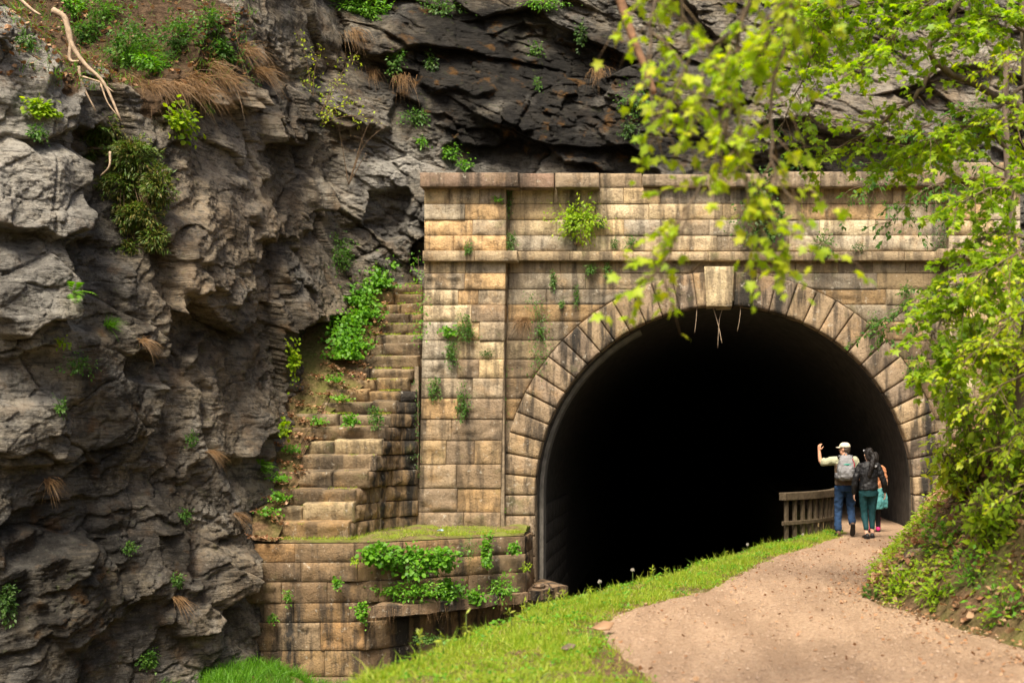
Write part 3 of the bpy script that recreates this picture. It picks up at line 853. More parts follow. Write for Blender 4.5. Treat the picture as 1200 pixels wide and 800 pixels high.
course(up_pl, zr[3], zr[2], 0.7,1.1, WALL, M['sandstone'], 0.60, cuts=[0,0.98,1.80,2.75,3.5,4.5,LU])
LL = plen(lo_pl)
course(lo_pl, zr[4], zr[3], 0.7,1.1, WALL, M['sandstone_stained'], 0.60, cuts=[0,0.22,0.66,1.20,2.2,3.1,4.1,LL], holes=(1,))  # lower courses: stained stone, its darker colour also painting in the slab's shade
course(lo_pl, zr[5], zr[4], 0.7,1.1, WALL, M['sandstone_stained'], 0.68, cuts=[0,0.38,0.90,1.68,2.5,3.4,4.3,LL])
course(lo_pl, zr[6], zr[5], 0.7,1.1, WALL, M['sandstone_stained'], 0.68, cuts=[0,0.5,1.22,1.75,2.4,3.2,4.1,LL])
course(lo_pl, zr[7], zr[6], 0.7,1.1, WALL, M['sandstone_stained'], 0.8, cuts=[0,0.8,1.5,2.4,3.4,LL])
# right-hand return of the upper courses, facing the tunnel mouth
for z1, z0 in zip(zr[:3], zr[1:4]):
    course([C_, (-3.04,0.15)], z0, z1, 0.7,1.2, WALL, M['sandstone_stained'], 0.7)
mb = MB()
def prism(mb, pl, z0, z1):
    n = len(pl); a = [(x,y,z0) for x,y in pl]; b = [(x,y,z1) for x,y in pl]
    mb.add(a+b, [tuple(range(n-1,-1,-1)), tuple(range(n,2*n))] + [(i,(i+1)%n,n+(i+1)%n,n+i) for i in range(n)])
prism(mb, [(-8.3,-2.62),(-5.70,-2.52),(-4.45,-1.64),(-3.14,-0.84),(-3.14,0.5),(-8.3,0.5)], -1.15, -0.09)
mb.build('wall_core', M['mortar'], WALL)
mb = MB(); prism(mb, [(-8.3,-2.56),(-5.78,-2.46),(-4.82,-1.5),(-3.65,-0.05),(-3.15,1.0),(-8.3,1.0)], -2.95, -1.16)
mb.build('wall_core', M['mortar'], WALL)
# projecting slab with debris on it
sl_out = [(-5.60,-2.95),(-4.50,-2.35),(-3.70,-1.65),(-2.95,-1.05),(-2.30,0.15)]
sl_in = [(-5.45,-2.3),(-4.75,-1.5),(-4.1,-0.9),(-3.5,-0.2),(-2.95,1.0)]
for i in range(4):
    o0,o1,i0,i1 = sl_out[i], sl_out[i+1], sl_in[i], sl_in[i+1]
    mb = MB(); z = -1.17 + 0.012*i; th = 0.19
    nsub = 7; V=[]; 
    for k in range(nsub):
        f = 0.02+0.96*k/(nsub-1)
        ox, oy = o0[0]+(o1[0]-o0[0])*f, o0[1]+(o1[1]-o0[1])*f; ix, iy = i0[0]+(i1[0]-i0[0])*f, i0[1]+(i1[1]-i0[1])*f
        j = random.uniform(-0.05,0.05)
        V += [(ox+j,oy+j,z-th+random.uniform(-0.02,0.02)),(ox+j*0.6,oy+j*0.6,z+random.uniform(-0.02,0.02)),(ix,iy,z+0.05),(ix,iy,z-th)]
    Fs = [(4*k+c,4*k+(c+1)%4,4*k+4+(c+1)%4,4*k+4+c) for k in range(nsub-1) for c in range(4)] + [(0,1,2,3),(4*nsub-1,4*nsub-2,4*nsub-3,4*nsub-4)]
    mb.add(V, Fs); o = mb.build('ledge_slab', M['sandstone_stained'], WALL); o.color=(0.24,0.16,0.10,1)

# earth on the ledge between the wall and the portal
t = NT('mossy_soil'); p = t.pos(); n2 = t.noise(p, 14, 8, 0.7)
c = t.ramp(n2, [(0.3,(0.06,0.04,0.022)),(0.55,(0.15,0.11,0.06)),(0.7,(0.24,0.19,0.11))])
c = t.mix(t.ramp(t.noise(p,2.2,5), [(0.42,0),(0.6,0.8)]), c, (0.14,0.17,0.03))
M['mossy_soil'] = t.done(t.bsdf(c, 0.95, t.bump(n2, 0.8, 0.03), 0.1))
def ledge_front(x): return np.interp(x, [-8.3,-5.72,-4.4,-3.06], [-2.66,-2.55,-1.70,-0.90])
U, T = np.meshgrid(np.linspace(-8.3,-3.1,90), np.linspace(0,1,34), indexing='ij')
YF = ledge_front(U); YL = YF + (0.35-YF)*T
ZL = -0.045 + 0.05*sstep(0,0.2,T)*(0.7+fbm(U*2,YL*2,91,4)) + 0.10*T
i = np.arange(U.size).reshape(U.shape)
Q = np.stack([i[:-1,:-1], i[1:,:-1], i[1:,1:], i[:-1,1:]], -1).reshape(-1,4)
led = obj('ledge_ground', np_mesh('ledge_ground', np.stack([U,YL,ZL],-1).reshape(-1,3), Q, M['mossy_soil'], True)); tag(led, kind='structure')

# ------------------------------------------------------------------ stepped wing wall / stair
STAIR = empty('stone_staircase'); tag(STAIR, 'worn mossy sandstone steps climbing between cliff and portal', 'staircase')
tops = [613,592,572,552,533,516,500,484,470,457,444,431,417,404,391,379,367,355,343,332,321,311,302]
NS = len(tops)
def si(y, tab): 
    t_ = sorted(tab); return float(np.interp(y, [a for a,_ in t_], [b for _,b in t_]))
XL = [(613,318),(552,345),(516,352),(484,375),(444,418),(404,425),(367,440),(332,450),(302,455)]
XR = [(613,408),(592,414),(572,418),(552,432),(533,440),(516,448),(484,458),(457,470),(444,478),(417,490),(391,494),(302,496)]
STEPS = []
for k, y in enumerate(tops):
    Y = -2.35 + k*0.235
    a = P(si(y,XL), y, Y); b = P(si(y,XR), y, Y)
    STEPS.append((a.x, b.x, Y, a.z))
mbs = MB()
for k, (x0, x1, Y, z) in enumerate(STEPS):
    zb = STEPS[k-1][3] if k else -0.10
    if k < 2: zb = -0.08 if k == 0 else STEPS[0][3]
    col = tuple(a_*b_ for a_,b_ in zip(sand(480 + random.uniform(-60,80), 0.72), (1.0,0.98,0.92)))
    xm = x0-0.5
    # the step runs left under the leaf litter; often two stones
    cuts = [xm, x1] if random.random() < 0.45 else [xm, x0+(x1-x0)*random.uniform(0.15,0.75), x1]
    for a, b in zip(cuts[:-1], cuts[1:]):
        kk = random.choice((0.75,0.9,1.0,1.15)); dz = random.uniform(-0.04,0.03); dy = random.uniform(-0.08,0.06); tl = random.uniform(-0.025,0.025)
        q = [(a,Y+dy+0.075,zb-0.02),(b,Y+dy+tl+0.075,zb-0.02),(b-random.uniform(0,0.03),Y+dy+tl+0.015,z+dz+tl),(a+random.uniform(0,0.03),Y+dy+0.015,z+dz)]
        stone(q, (0,-1,-0.13), 0.52, random.uniform(0.015,0.04), M['sandstone'], STAIR, tuple(x*kk for x in col), name='step', chamf=0.025, gap=0.006, dense=1.1)
    # courses of the wing wall running back from this step to the pilaster
    if Y < -0.15:
        xe = -5.36 - 0.0*k; ye = 0.02
        p0 = (x1-0.02, Y+0.06); p1 = (x1+(xe-x1)*0.35, Y+(ye-Y)*0.72); p2 = (xe, ye)
        pl = [p0, p1, p2]; L = plen(pl)
        if L > 0.3:
            c2 = [0]
            while L-c2[-1] > 0.85: c2.append(c2[-1]+random.uniform(0.4,0.8))
            c2.append(L)
            for a_, b_ in zip(c2[:-1], c2[1:]):
                q0 = along(pl,a_); q1 = along(pl,b_); t_ = Vector((q1[0]-q0[0],q1[1]-q0[1],0)).normalized(); nn = Vector((t_.y,-t_.x,0))
                o_ = nn*random.uniform(-0.03,0.03)
                stone([Vector((q0[0],q0[1],zb))+o_,Vector((q1[0],q1[1],zb))+o_,Vector((q1[0],q1[1],z-0.01))+o_,Vector((q0[0],q0[1],z-0.01))+o_], nn, 0.3, random.uniform(0.03,0.06), M['sandstone_stained'], STAIR, random.choice([(0.36,0.25,0.14),(0.30,0.21,0.13),(0.40,0.27,0.14),(0.26,0.19,0.12)]))
mb = MB()
for k, (x0, x1, Y, z) in enumerate(STEPS):
    mb.box(x0-0.45, min(-5.37, x1+0.3) if k > 8 else x1-0.1, Y+0.3+0.001*k, 3.4+0.002*k, -0.3, z-0.05)
mb.box(-5.43,-5.35,0.06,0.6,-0.3,3.3)
mb.build('stair_core', M['mortar'], STAIR)
# earth filling between the steps and the cliff
NSX = 26
V = []
for k, (x0, x1, Y, z) in enumerate(STEPS):
    wj = 0.10*random.uniform(-1,1)
    for j in range(NSX):
        f = j/(NSX-1)
        x = x0+0.10+wj - 2.2*f
        zz_ = z + 0.02 - 0.10*sstep(0.88,1,1-f) + 0.75*f*f + 0.30*f
        V.append((x, Y+0.05+0.25*f, zz_ + 0.07*float(noise(np.array([x*3]), np.array([Y*3]), 5)[0])))
V = [(V[j][0], STEPS[0][2]-0.35, -0.02+0.9*(j/(NSX-1))**2) for j in range(NSX)] + V
nk = NS+1
Q = np.array([(k*NSX+j+1, k*NSX+j, (k+1)*NSX+j, (k+1)*NSX+j+1) for k in range(nk-1) for j in range(NSX-1)])
FILLV = np.array(V)
fill = obj('soil_slope', np_mesh('soil_slope', FILLV, Q, M['ground_soil'], True)); tag(fill, kind='structure')
# ------------------------------------------------------------------ foliage helpers
def unit(v):
    v = np.asarray(v, float); return v/np.maximum(np.linalg.norm(v, axis=-1, keepdims=True), 1e-9)
T_OV = (np.array([(0,0,0),(0.27,0.42,0.07),(0,1,-0.08),(-0.27,0.42,0.07),(0,0.45,0.0)]), np.array([(0,1,4),(1,2,4),(4,2,3),(0,4,3)]))
T_NR = (np.array([(0,0,0),(0.13,0.40,0.03),(0,1,-0.10),(-0.13,0.40,0.03),(0,0.45,0.0)]), np.array([(0,1,4),(1,2,4),(4,2,3),(0,4,3)]))
T_RD = (np.array([(0,0,0),(0.40,0.25,0.06),(0.36,0.66,0.04),(0,0.98,-0.06),(-0.36,0.66,0.04),(-0.40,0.25,0.06),(0,0.45,-0.02)]), np.array([(0,1,6),(1,2,6),(2,3,6),(3,4,6),(4,5,6),(5,0,6)]))
_mp = [(0,0.0),(0.40,-0.04),(0.27,0.22),(0.56,0.46),(0.20,0.56),(0.0,1.0),(-0.20,0.56),(-0.56,0.46),(-0.27,0.22),(-0.40,-0.04)]
T_MP = (np.array([(x,y,-0.22*(x*x+(y-0.3)**2)) for x,y in _mp]+[(0,0.32,0.03)]), np.array([(i,(i+1)%10,10) for i in range(10)]))
T_DL = (np.array([(0,0,0.05),(0.34,0.30,0.14),(0.22,0.75,-0.02),(0,1,0.16),(-0.30,0.6,0.12),(-0.26,0.22,-0.03),(0,0.5,0.0)]), np.array([(0,1,6),(1,2,6),(2,3,6),(3,4,6),(4,5,6),(5,0,6)]))
def inst(T, pos, ydir, zdir, scale):
    tv, tf = T
    y = unit(ydir); x = unit(np.cross(y, zdir)); z = np.cross(x, y)
    R = np.stack([x, y, z], 1)                       # (N,3axes,3)
    V = np.einsum('kj,njc->nkc', tv, R)*np.asarray(scale).reshape(-1,1,1) + np.asarray(pos)[:,None,:]
    N, k = len(pos), len(tv)
    Fc = tf[None]+ (np.arange(N)*k)[:,None,None]
    return V.reshape(-1,3), Fc.reshape(-1, tf.shape[1])
def join(parts):
    Vs, Fs, n = [], [], 0
    for V, Fc in parts:
        Vs.append(V); Fs.append(Fc+n); n += len(V)
    return np.concatenate(Vs), np.concatenate(Fs)
def blades(base, direc, length, width, droop=0.6, seg=3):
    """bent grass blades"""
    base = np.asarray(base, float); N = len(base); d = unit(direc)
    length = np.broadcast_to(length, N); width = np.broadcast_to(width, N)
    side = unit(np.cross(d, RNG.normal(size=(N,3))))
    rows = []
    for s in range(seg+1):
        f = s/seg
        p = base + d*(length*f)[:,None] - np.array([0,0,1.0])*(length*droop*f*f*0.6)[:,None]
        w = (width*(1-f)**0.8*0.5)[:,None]
        if s < seg: rows += [p-side*w, p+side*w]
        else: rows += [p]
    k = len(rows); V = np.stack(rows, 1).reshape(-1,3)
    fs = []
    for s in range(seg-1):
        a = 2*s; fs += [(a,a+1,a+3),(a,a+3,a+2)]
    fs += [(k-3,k-2,k-1)]
    fs = np.array(fs)
    return V, (fs[None]+(np.arange(N)*k)[:,None,None]).reshape(-1,3)
def leafobj(name, parts, mat, parent=None, kind=None):
    V, Fc = join(parts) if isinstance(parts, list) else parts
    o = obj(name, np_mesh(name, V, Fc, M[mat]), parent)
    if kind: o['kind'] = kind
    return o
def rdir(n): return unit(RNG.normal(size=(n,3)))

def clump(name, label, cat, base, out, r, n, size, mat, T=T_OV, group=None, hang=0.0, stems=6, stemmat='stem', fill=0.45):
    """leafy plant rooted at base, growing along out; r = half sizes (across, out, up)"""
    base = Vector(base); root = empty(name, base); tag(root, label, cat, group)
    out = Vector(out).normalized()
    side = out.cross(Vector((0,0,1)))
    side = side.normalized() if side.length > 1e-3 else Vector((1,0,0))
    up = side.cross(out).normalized() if abs(out.z) < 0.95 else Vector((0,-1,0))
    if abs(out.z) > 0.95: axes = (Vector((1,0,0)), Vector((0,0,1)), Vector((0,-1,0)))
    else: axes = (side, out, Vector((0,0,1)))
    q = rdir(n)*(RNG.random((n,1))**fill)
    q[:,1] = np.abs(q[:,1])*1.0
    lump = fbm(q[:,0]*1.9+base.x*3, q[:,2]*1.9+base.z*3, 17, 3)
    q *= (1+0.75*lump)[:,None]*np.where(RNG.random(n) < 0.10, 1.35, 1.0)[:,None]
    A = np.array([list(a) for a in axes])
    pos = (q*np.array(r))@A
    pos[:,2] -= hang*(np.abs(q[:,1])**1.5)
    d = unit(pos*1.0+1e-6)*0.8 + rdir(n)*0.7; d[:,2] -= 0.25+hang
    z = rdir(n)*0.55 + np.array(list(out))*0.55 + np.array([0,0,0.75])
    L = inst(T, pos, d, z, size*RNG.uniform(0.55,1.25,n))
    leafobj('foliage', [L], mat, root)
    mb = MB()
    for i in range(stems):
        k = pos[RNG.integers(0,n)]
        m_ = k*0.5 + np.array([0,0,0.15*max(r)])
        mb.tube([(0,0,0), tuple(m_), tuple(k)], [size*0.06+0.002, size*0.05+0.0015, 0.001], 5)
    mb.build('stem', M[stemmat], root, True)
    return root
def tuft(name, label, cat, base, out, n, length, width, mat, group=None, spread=0.6, droop=0.7, rad=0.04):
    root = empty(name, base); tag(root, label, cat, group)
    b = RNG.normal(size=(n,3))*rad*np.array([1,0.5,0.4])
    d = np.array(list(Vector(out).normalized()))+RNG.normal(size=(n,3))*spread*0.6
    leafobj('foliage', [blades(b, d, length*RNG.uniform(0.5,1.2,n), width, droop)], mat, root)
    return root
def fern(name, label, base, out, nf, length, mat, group=None, cat='fern', pin=9):
    root = empty(name, base); tag(root, label, cat, group)
    mb = MB()
    o = np.array(list(Vector(out).normalized()))
    for i in range(nf):
        d = unit(o*0.9 + RNG.normal(size=3)*0.6 + np.array([0,0,0.45])); L = length*random.uniform(0.6,1.15)
        pts = [d*L*f - np.array([0,0,1])*L*0.55*f*f for f in np.linspace(0,1,6)]
        mb.tube([tuple(p) for p in pts], [0.004,0.0035,0.003,0.0025,0.002,0.001], 4)
        fs = np.linspace(0.18,1,pin)
        p = np.stack([d*L*f - np.array([0,0,1])*L*0.55*f*f for f in fs])
        tg = unit(np.stack([d - np.array([0,0,1])*1.1*f for f in fs]))
        sd = unit(np.cross(tg, np.array([0,0,1.0])+0.01)); nn = np.cross(sd, tg)
        sz = L*0.34*np.sin(np.pi*np.clip(fs*0.85+0.12,0,1))
        leafobj('frond', [inst(T_NR, p, sd*sg+tg*0.45, nn, sz) for sg in (-1,1)], mat, root, 'stuff')
    mb.build('stem', M['stem'], root, True)
    return root
def vine(name, label, pts, n, spread, size, mat, out, T=T_OV, group=None, cat='vine', thick=0.006):
    """leaves strung along a line on a wall or rock face"""
    pts = [Vector(p) for p in pts]; base = pts[0].copy(); root = empty(name, base); tag(root, label, cat, group)
    P_ = np.array([list(p-base) for p in pts])
    t_ = RNG.random(n)*(len(pts)-1); i0 = np.minimum(t_.astype(int), len(pts)-2); f = (t_-i0)[:,None]
    pos = P_[i0]*(1-f)+P_[i0+1]*f + RNG.normal(size=(n,3))*spread*np.array([1,0.35,0.6])
    o = np.array(list(Vector(out).normalized()))
    pos += o*np.abs(RNG.normal(size=(n,1)))*spread*0.5
    d = rdir(n)*0.8 + o*0.3 + np.array([0,0,-0.6]); z = rdir(n)*0.4+o*0.9+np.array([0,0,0.4])
    leafobj('foliage', [inst(T, pos, d, z, size*RNG.uniform(0.55,1.25,n))], mat, root)
    mb = MB(); m = len(pts)
    mb.tube([tuple(p) for p in P_], list(np.linspace(thick, thick*0.4, m)), 5)
    mb.build('stem', M['twig'], root, True)
    return root
def smooth_line(pts, n=4):
    """Catmull-Rom through points"""
    p = [Vector(x) for x in pts]; p = [p[0]*2-p[1]]+p+[p[-1]*2-p[-2]]
    out = []
    for i in range(1, len(p)-2):
        for k in range(n):
            t_ = k/n; a,b,c,d = p[i-1],p[i],p[i+1],p[i+2]
            out.append(0.5*((2*b)+(c-a)*t_+(2*a-5*b+4*c-d)*t_*t_+(3*b-a-3*c+d)*t_**3))
    out.append(p[-2]); return out
def tree(name, label, trunk, trunk_r, limbs, mat, leaf, T, twig_len, twig_step, leaves_per, seed=1, droop=0.35, cat='tree', start=0.25, flat=0.45, group=None):
    """trunk and limbs are lists of world points; twigs and leaves grow along the limbs. limbs: (points, r0, r1, density)"""
    rnd = np.random.default_rng(seed)
    base = Vector(trunk[0]); root = empty(name, base); tag(root, label, cat, group)
    mb = MB(); tp = smooth_line(trunk, 5); n = len(tp)
    mb.tube([p-base for p in tp], [trunk_r[0]+(trunk_r[1]-trunk_r[0])*i/(n-1) for i in range(n)], 10)
    mb.build('trunk', M['bark'], root, True)
    pos=[]; dr=[]; zz=[]; tw = MB()
    for pts, r0, r1, dens in limbs:
        lp = smooth_line(pts, 5); n = len(lp)
        for i in range(1, n-1): lp[i] = lp[i] + Vector(rnd.normal(size=3)*0.018)
        mb = MB(); mb.tube([p-base for p in lp], [r0+(r1-r0)*i/(n-1) for i in range(n)], 7); mb.build('limb', M['bark'], root, True)
        cum = [0]
        for a,b in zip(lp[:-1],lp[1:]): cum.append(cum[-1]+(b-a).length)
        L = cum[-1]; d = L*start
        while d <= L:
            i = min(int(np.searchsorted(cum, d)), n-1); i = max(1,i)
            f = (d-cum[i-1])/max(1e-6, cum[i]-cum[i-1]); p = lp[i-1].lerp(lp[i], f)
            tg = (lp[i]-lp[i-1]).normalized()
            v = Vector(rnd.normal(size=3)); v.z *= flat
            dv = (tg*0.7 + v.normalized()*1.0).normalized()
            tl = twig_len*rnd.uniform(0.4,1.15)
            tp_ = []
            for s in range(5):
                g = s/4; tp_.append(p + dv*tl*g - Vector((0,0,1))*tl*droop*g*g + Vector(rnd.normal(size=3))*0.012*g)
            tw.tube([q-base for q in tp_], [0.0055,0.0045,0.0035,0.0025,0.0015], 4)
            m = max(2, int(leaves_per*dens*tl/twig_len))
            for k in range(m):
                g = 0.25+0.75*rnd.random()
                q = p + dv*tl*g - Vector((0,0,1))*tl*droop*g*g
                sd = dv.cross(Vector((0,0,1)))
                sg = 1 if rnd.random() < 0.5 else -1
                ld = dv*0.55 + sd*sg*0.9 + Vector(rnd.normal(size=3))*0.35 - Vector((0,0,0.45))
                pos.append(q-base + ld.normalized()*0.025); dr.append(ld)
                zz.append(Vector(rnd.normal(size=3))*0.42 + Vector((0,-0.12,1)))
            d += twig_step*rnd.uniform(0.6,1.4)/max(0.2,dens)
    tw.build('twigs', M['twig'], root, True)['kind'] = 'stuff'
    A = lambda q: np.array([list(v) for v in q])
    o = leafobj('crown', [inst(T, A(pos), A(dr), A(zz), leaf*rnd.uniform(0.6,1.2,len(pos)))], mat, root, 'stuff')
    return root

# ------------------------------------------------------------------ grass and leaf litter
def gz(x, y): return ground_z(x, y)
def sample_grass(n, y0, y1, xf0, xf1):
    y = RNG.uniform(y0, y1, n); f = RNG.random(n)
    x = xf0(y)*(1-f)+xf1(y)*f
    return x, y
# verge between canal and path
N = 150000
y = -17.0 + 16.2*RNG.random(N)**1.15; f = RNG.random(N)
a = xg(y)-0.55; b = xl(y)+0.22*fbm(y*2.2, y*0, 8, 4)+0.03
x = a*(1-f)+b*f
keep = (fbm(x*1.3, y*1.3, 88, 4) > -0.28+0.30*(f > 0.85)) | (RNG.random(N) < 0.22)
keep &= ~((f > 0.86) & (RNG.random(N) < 0.55))
x, y, f = x[keep], y[keep], f[keep]
base = np.stack([x, y, gz(x,y)-0.012], -1)
hgt = 1.25*(0.045+0.06*sstep(-0.2,0.5,fbm(x*0.8,y*0.8,99,3)) + 0.05*(f < 0.28)*RNG.random(len(x)))*RNG.uniform(0.6,1.3,len(x))
hgt *= np.where(RNG.random(len(x)) < 0.05, 1.9, 1.0)
d = RNG.normal(size=(len(x),3))*0.55+np.array([0,0,1.0])
leafobj('grass', [blades(base, d, hgt, 0.0085, 0.5, 2)], 'grass_blade', None, 'stuff')
bpy.data.objects['grass']['label'] = 'short bright grass verge along the canal side of the path'
N = 9000
y = -16.8+15.5*RNG.random(N); f = RNG.random(N); x = (xg(y)-0.4)*(1-f)+(xl(y)+0.12)*f
base = np.stack([x, y, gz(x,y)-0.01], -1)
leafobj('dry_stalks', [blades(base, RNG.normal(size=(N,3))*0.9+np.array([0,0,0.7]), RNG.uniform(0.05,0.14,N), 0.006, 0.5, 2)], 'dry_grass', None, 'stuff')['label'] = 'dead stalks among the grass of the verge'
N = 7000
y = -16.8+15.5*RNG.random(N); f = RNG.random(N); x = (xg(y)-0.2)*(1-f)+(xl(y)+0.06)*f
kp = fbm(x*1.8, y*1.8, 207, 3) > 0.12
x, y = x[kp], y[kp]; n = len(x)
leafobj('clover', [inst(T_RD, np.stack([x,y,gz(x,y)+RNG.uniform(0.03,0.075,n)],-1), rdir(n)*np.array([1,1,0.3]), RNG.normal(size=(n,3))*0.35+np.array([0,-0.2,1.0]), RNG.uniform(0.018,0.04,n))], 'leaf_ivy', None, 'stuff')['label'] = 'clover patches in the grass verge'
# lower lush grass by the canal wall and cliff foot
N = 9000
x = RNG.uniform(-9.2,-5.9,N); y = RNG.uniform(-5.2,-3.0,N)
kp = fbm(x*0.9,y*0.9,123,3) > -0.35
x, y = x[kp], y[kp]
base = np.stack([x,y,gz(x,y)], -1)
leafobj('grass', [blades(base, RNG.normal(size=(len(x),3))*0.35+np.array([0,0,1.0]), RNG.uniform(0.18,0.48,len(x)), 0.012, 0.7, 3)], 'grass_lush', None, 'stuff')['label'] = 'lush green grass at the foot of the cliff'
# grass and moss on the ledge
N = 9000
x = RNG.uniform(-7.4,-3.1,N); tt = RNG.random(N)**1.2; yf = ledge_front(x); y = yf+(0.0-yf)*tt
kp = fbm(x*1.5,y*1.5,124,3)+0.35*(x > -6.3) > 0.02
x, y = x[kp], y[kp]
base = np.stack([x,y,np.full(len(x),0.0)+0.03*(y-ledge_front(x))], -1)
leafobj('grass', [blades(base, RNG.normal(size=(len(x),3))*0.5+np.array([0,0,1.0]), RNG.uniform(0.04,0.13,len(x)), 0.007, 0.6, 2)], 'grass_blade', None, 'stuff')['label'] = 'thin grass growing on the ledge below the left pilaster'
# moss tufts on the steps
bs = []
for k, (x0, x1, Y, z) in enumerate(STEPS):
    m = 420 if k > 5 else 240
    xx = RNG.uniform(x0-0.15, x1-0.03, m); yy = Y+RNG.uniform(0.0,0.22,m)
    kp = noise(xx*2.6, np.full(m,k*1.7), 44) > (0.02 if k > 6 else 0.18)
    bs.append(np.stack([xx,yy,z-0.015+0.13*(yy-Y)],-1)[kp])
bs = np.concatenate(bs)
leafobj('moss', [blades(bs, RNG.normal(size=(len(bs),3))*0.6+np.array([0,-0.4,0.8]), RNG.uniform(0.02,0.075,len(bs)), 0.010, 0.6, 2)], 'grass_blade', None, 'stuff')['label'] = 'yellow green moss and grass on the stone steps'
# leaf litter
def litter(name, label, pos, size, mat='dead_leaf', flat=0.5):
    n = len(pos); d = rdir(n); d[:,2] *= 0.35; z = np.array([0,0,1.0])+RNG.normal(size=(n,3))*flat
    o = leafobj(name, [inst(T_DL, pos, d, z, size*RNG.uniform(0.5,1.25,n))], mat, None, 'stuff'); o['label'] = label; return o
N = 15000
y = RNG.uniform(-16.5,-1.5,N); e = RNG.random(N)**0.9*3.0; x = xr(y)+0.05+e
kp = fbm(x*1.1,y*1.1,131,3) + 0.25*sstep(0.2,1.0,e) > -0.05
x, y = x[kp], y[kp]
litter('leaf_litter', 'brown fallen leaves lying on the right bank', np.stack([x,y,gz(x,y)+0.03],-1), 0.095)
N = 1300
y = -16.5+14*RNG.random(N); f = RNG.random(N); f = np.where(RNG.random(N) < 0.55, 1-0.22*f*f, f)
x = xl(y)*(1-f)+xr(y)*f
litter('leaf_litter', 'scattered dry leaves on the gravel path', np.stack([x,y,np.full(N,0.035)],-1), 0.05, flat=0.25)
idx = RNG.integers(0, len(FILLV)//26, 2600)*26+RNG.integers(0,11,2600); fv = FILLV[idx] + RNG.normal(size=(2600,3))*np.array([0.07,0.09,0.0]) + np.array([0.05,-0.04,0.06])
litter('leaf_litter', 'brown leaves drifted beside the stone steps', fv, 0.075)
g0 = LK[0]; mk = (g0[0] > 0) & (g0[0] < 290) & (g0[1] > -12) & (g0[1] < 105) & (g0[4] > 7.3)
cp = np.stack([g0[3][mk], g0[2][mk], g0[4][mk]], -1); cp = cp[RNG.integers(0, len(cp), 900)]
litter('leaf_litter', 'brown leaves on the soil slope above the left cliff', cp+np.array([0.02,-0.03,0.03]), 0.10)
gp = cp[RNG.integers(0,len(cp),3600)] + RNG.normal(size=(3600,3))*np.array([0.10,0.10,0.04]); gp = gp[fbm(gp[:,0]*1.2,gp[:,1]*1.2,61,3) > -0.05]
leafobj('grass', [blades(gp, RNG.normal(size=(len(gp),3))*0.4+np.array([0.1,-0.15,1.0]), RNG.uniform(0.10,0.30,len(gp)), 0.011, 0.7, 3)], 'grass_lush', None, 'stuff')['label'] = 'green grass on the soil slope above the left cliff'
# small gravel on the path
N = 5200
y = -16.6+13*RNG.random(N)**1.3; f = RNG.random(N); x = xl(y)*(1-f)+xr(y)*f
T_PB = (np.array([(0.5,0,0),(-0.5,0.1,0),(0,0.5,0.05),(0.05,-0.5,0),(0,0,0.42)]), np.array([(0,2,4),(2,1,4),(1,3,4),(3,0,4)]))
o = leafobj('gravel', [inst(T_PB, np.stack([x,y,np.full(N,0.016)],-1), rdir(N)*np.array([1,1,0.05]), np.tile([0,0,1.0],(N,1)), RNG.uniform(0.008,0.026,N)*(1+0.6*(RNG.random(N)>0.95)))], 'dead_leaf', None, 'stuff'); o['label'] = 'loose gravel on the path'
t = NT('pebble'); g = t.geo(); M['pebble'] = t.done(t.bsdf(t.ramp(g.outputs['Random Per Island'], [(0,(0.16,0.105,0.07)),(0.5,(0.30,0.21,0.15)),(1,(0.40,0.30,0.22))]), 0.9))
o.data.materials[0] = M['pebble']
# low ground cover on the right bank
N = 17000
y = RNG.uniform(-16.2,-1.6,N); e = RNG.random(N)**1.1*2.6; x = xr(y)+0.02+e
kp = fbm(x*1.6,y*1.6,137,3) - 0.10*sstep(0.8,2.2,e)+0.15*(e < 0.5) > 0.10
x, y, e = x[kp], y[kp], e[kp]
n = len(x); hh = RNG.random(n)**1.5*0.20
pos = np.stack([x,y,gz(x,y)+0.02+hh],-1)
leafobj('ground_cover', [inst(T_OV, pos, rdir(n)*np.array([1,1,0.4])+np.array([-0.25,-0.25,0.05]), RNG.normal(size=(n,3))*0.4+np.array([-0.35,-0.35,1.0]), RNG.uniform(0.035,0.085,n))], 'leaf_spring', None, 'stuff')['label'] = 'low green ground cover spreading over the right bank'

# ------------------------------------------------------------------ plants on the portal and walls
W_ = YW-0.03; PF = YP-0.04
def wp(px, py, Y): return P(px, py, Y)
def px_m(px, Y): return px/S(Y)
OUT = (0,-1,0.25)
def weed(label, px, py, Y, w, h, mat, n=90, size=0.055, T=T_OV, name='wall_plant', cat='plant', hang=0.05, out=OUT, group=None):
    return clump(name, label, cat, wp(px,py,Y), out, (px_m(w,Y)/2, px_m(min(w,h),Y)*0.45, px_m(h,Y)/2), int(n*2.6), size*1.0, mat, T, group, hang, 5)
r_ = weed('round leafy bush growing from the parapet above the string course', 680,260,W_-0.05,58,44,'leaf_spring',420,0.075,T_OV,'wall_bush','bush')
mb = MB()
for i in range(9):
    mb.tube([(random.uniform(-0.13,0.13),0.05,-0.42+random.uniform(-0.06,0.06)), (random.uniform(-0.1,0.1),-0.05,-0.3), (random.uniform(-0.05,0.05),-0.05,-0.05)], [0.02,0.016,0.008], 5)
mb.build('root', M['dead_wood'], r_, True)
weed('dark green bushy weed on the left pilaster, larger of the upper pair', 545,386,PF,24,32,'leaf_green',190,0.05)
weed('small leafy weed left of the bushy one on the left pilaster', 526,388,PF,15,12,'leaf_ivy',50,0.06,T_RD)
weed('hanging weed low on the pilaster below the small leafy one', 530,413,PF,17,32,'leaf_green',120,0.05)
weed('short weed in the pilaster joint near the staircase', 509,455,PF,16,28,'leaf_green',110,0.05)
weed('tall narrow weed hanging midway down the left pilaster', 543,473,PF,17,40,'leaf_green',150,0.05)
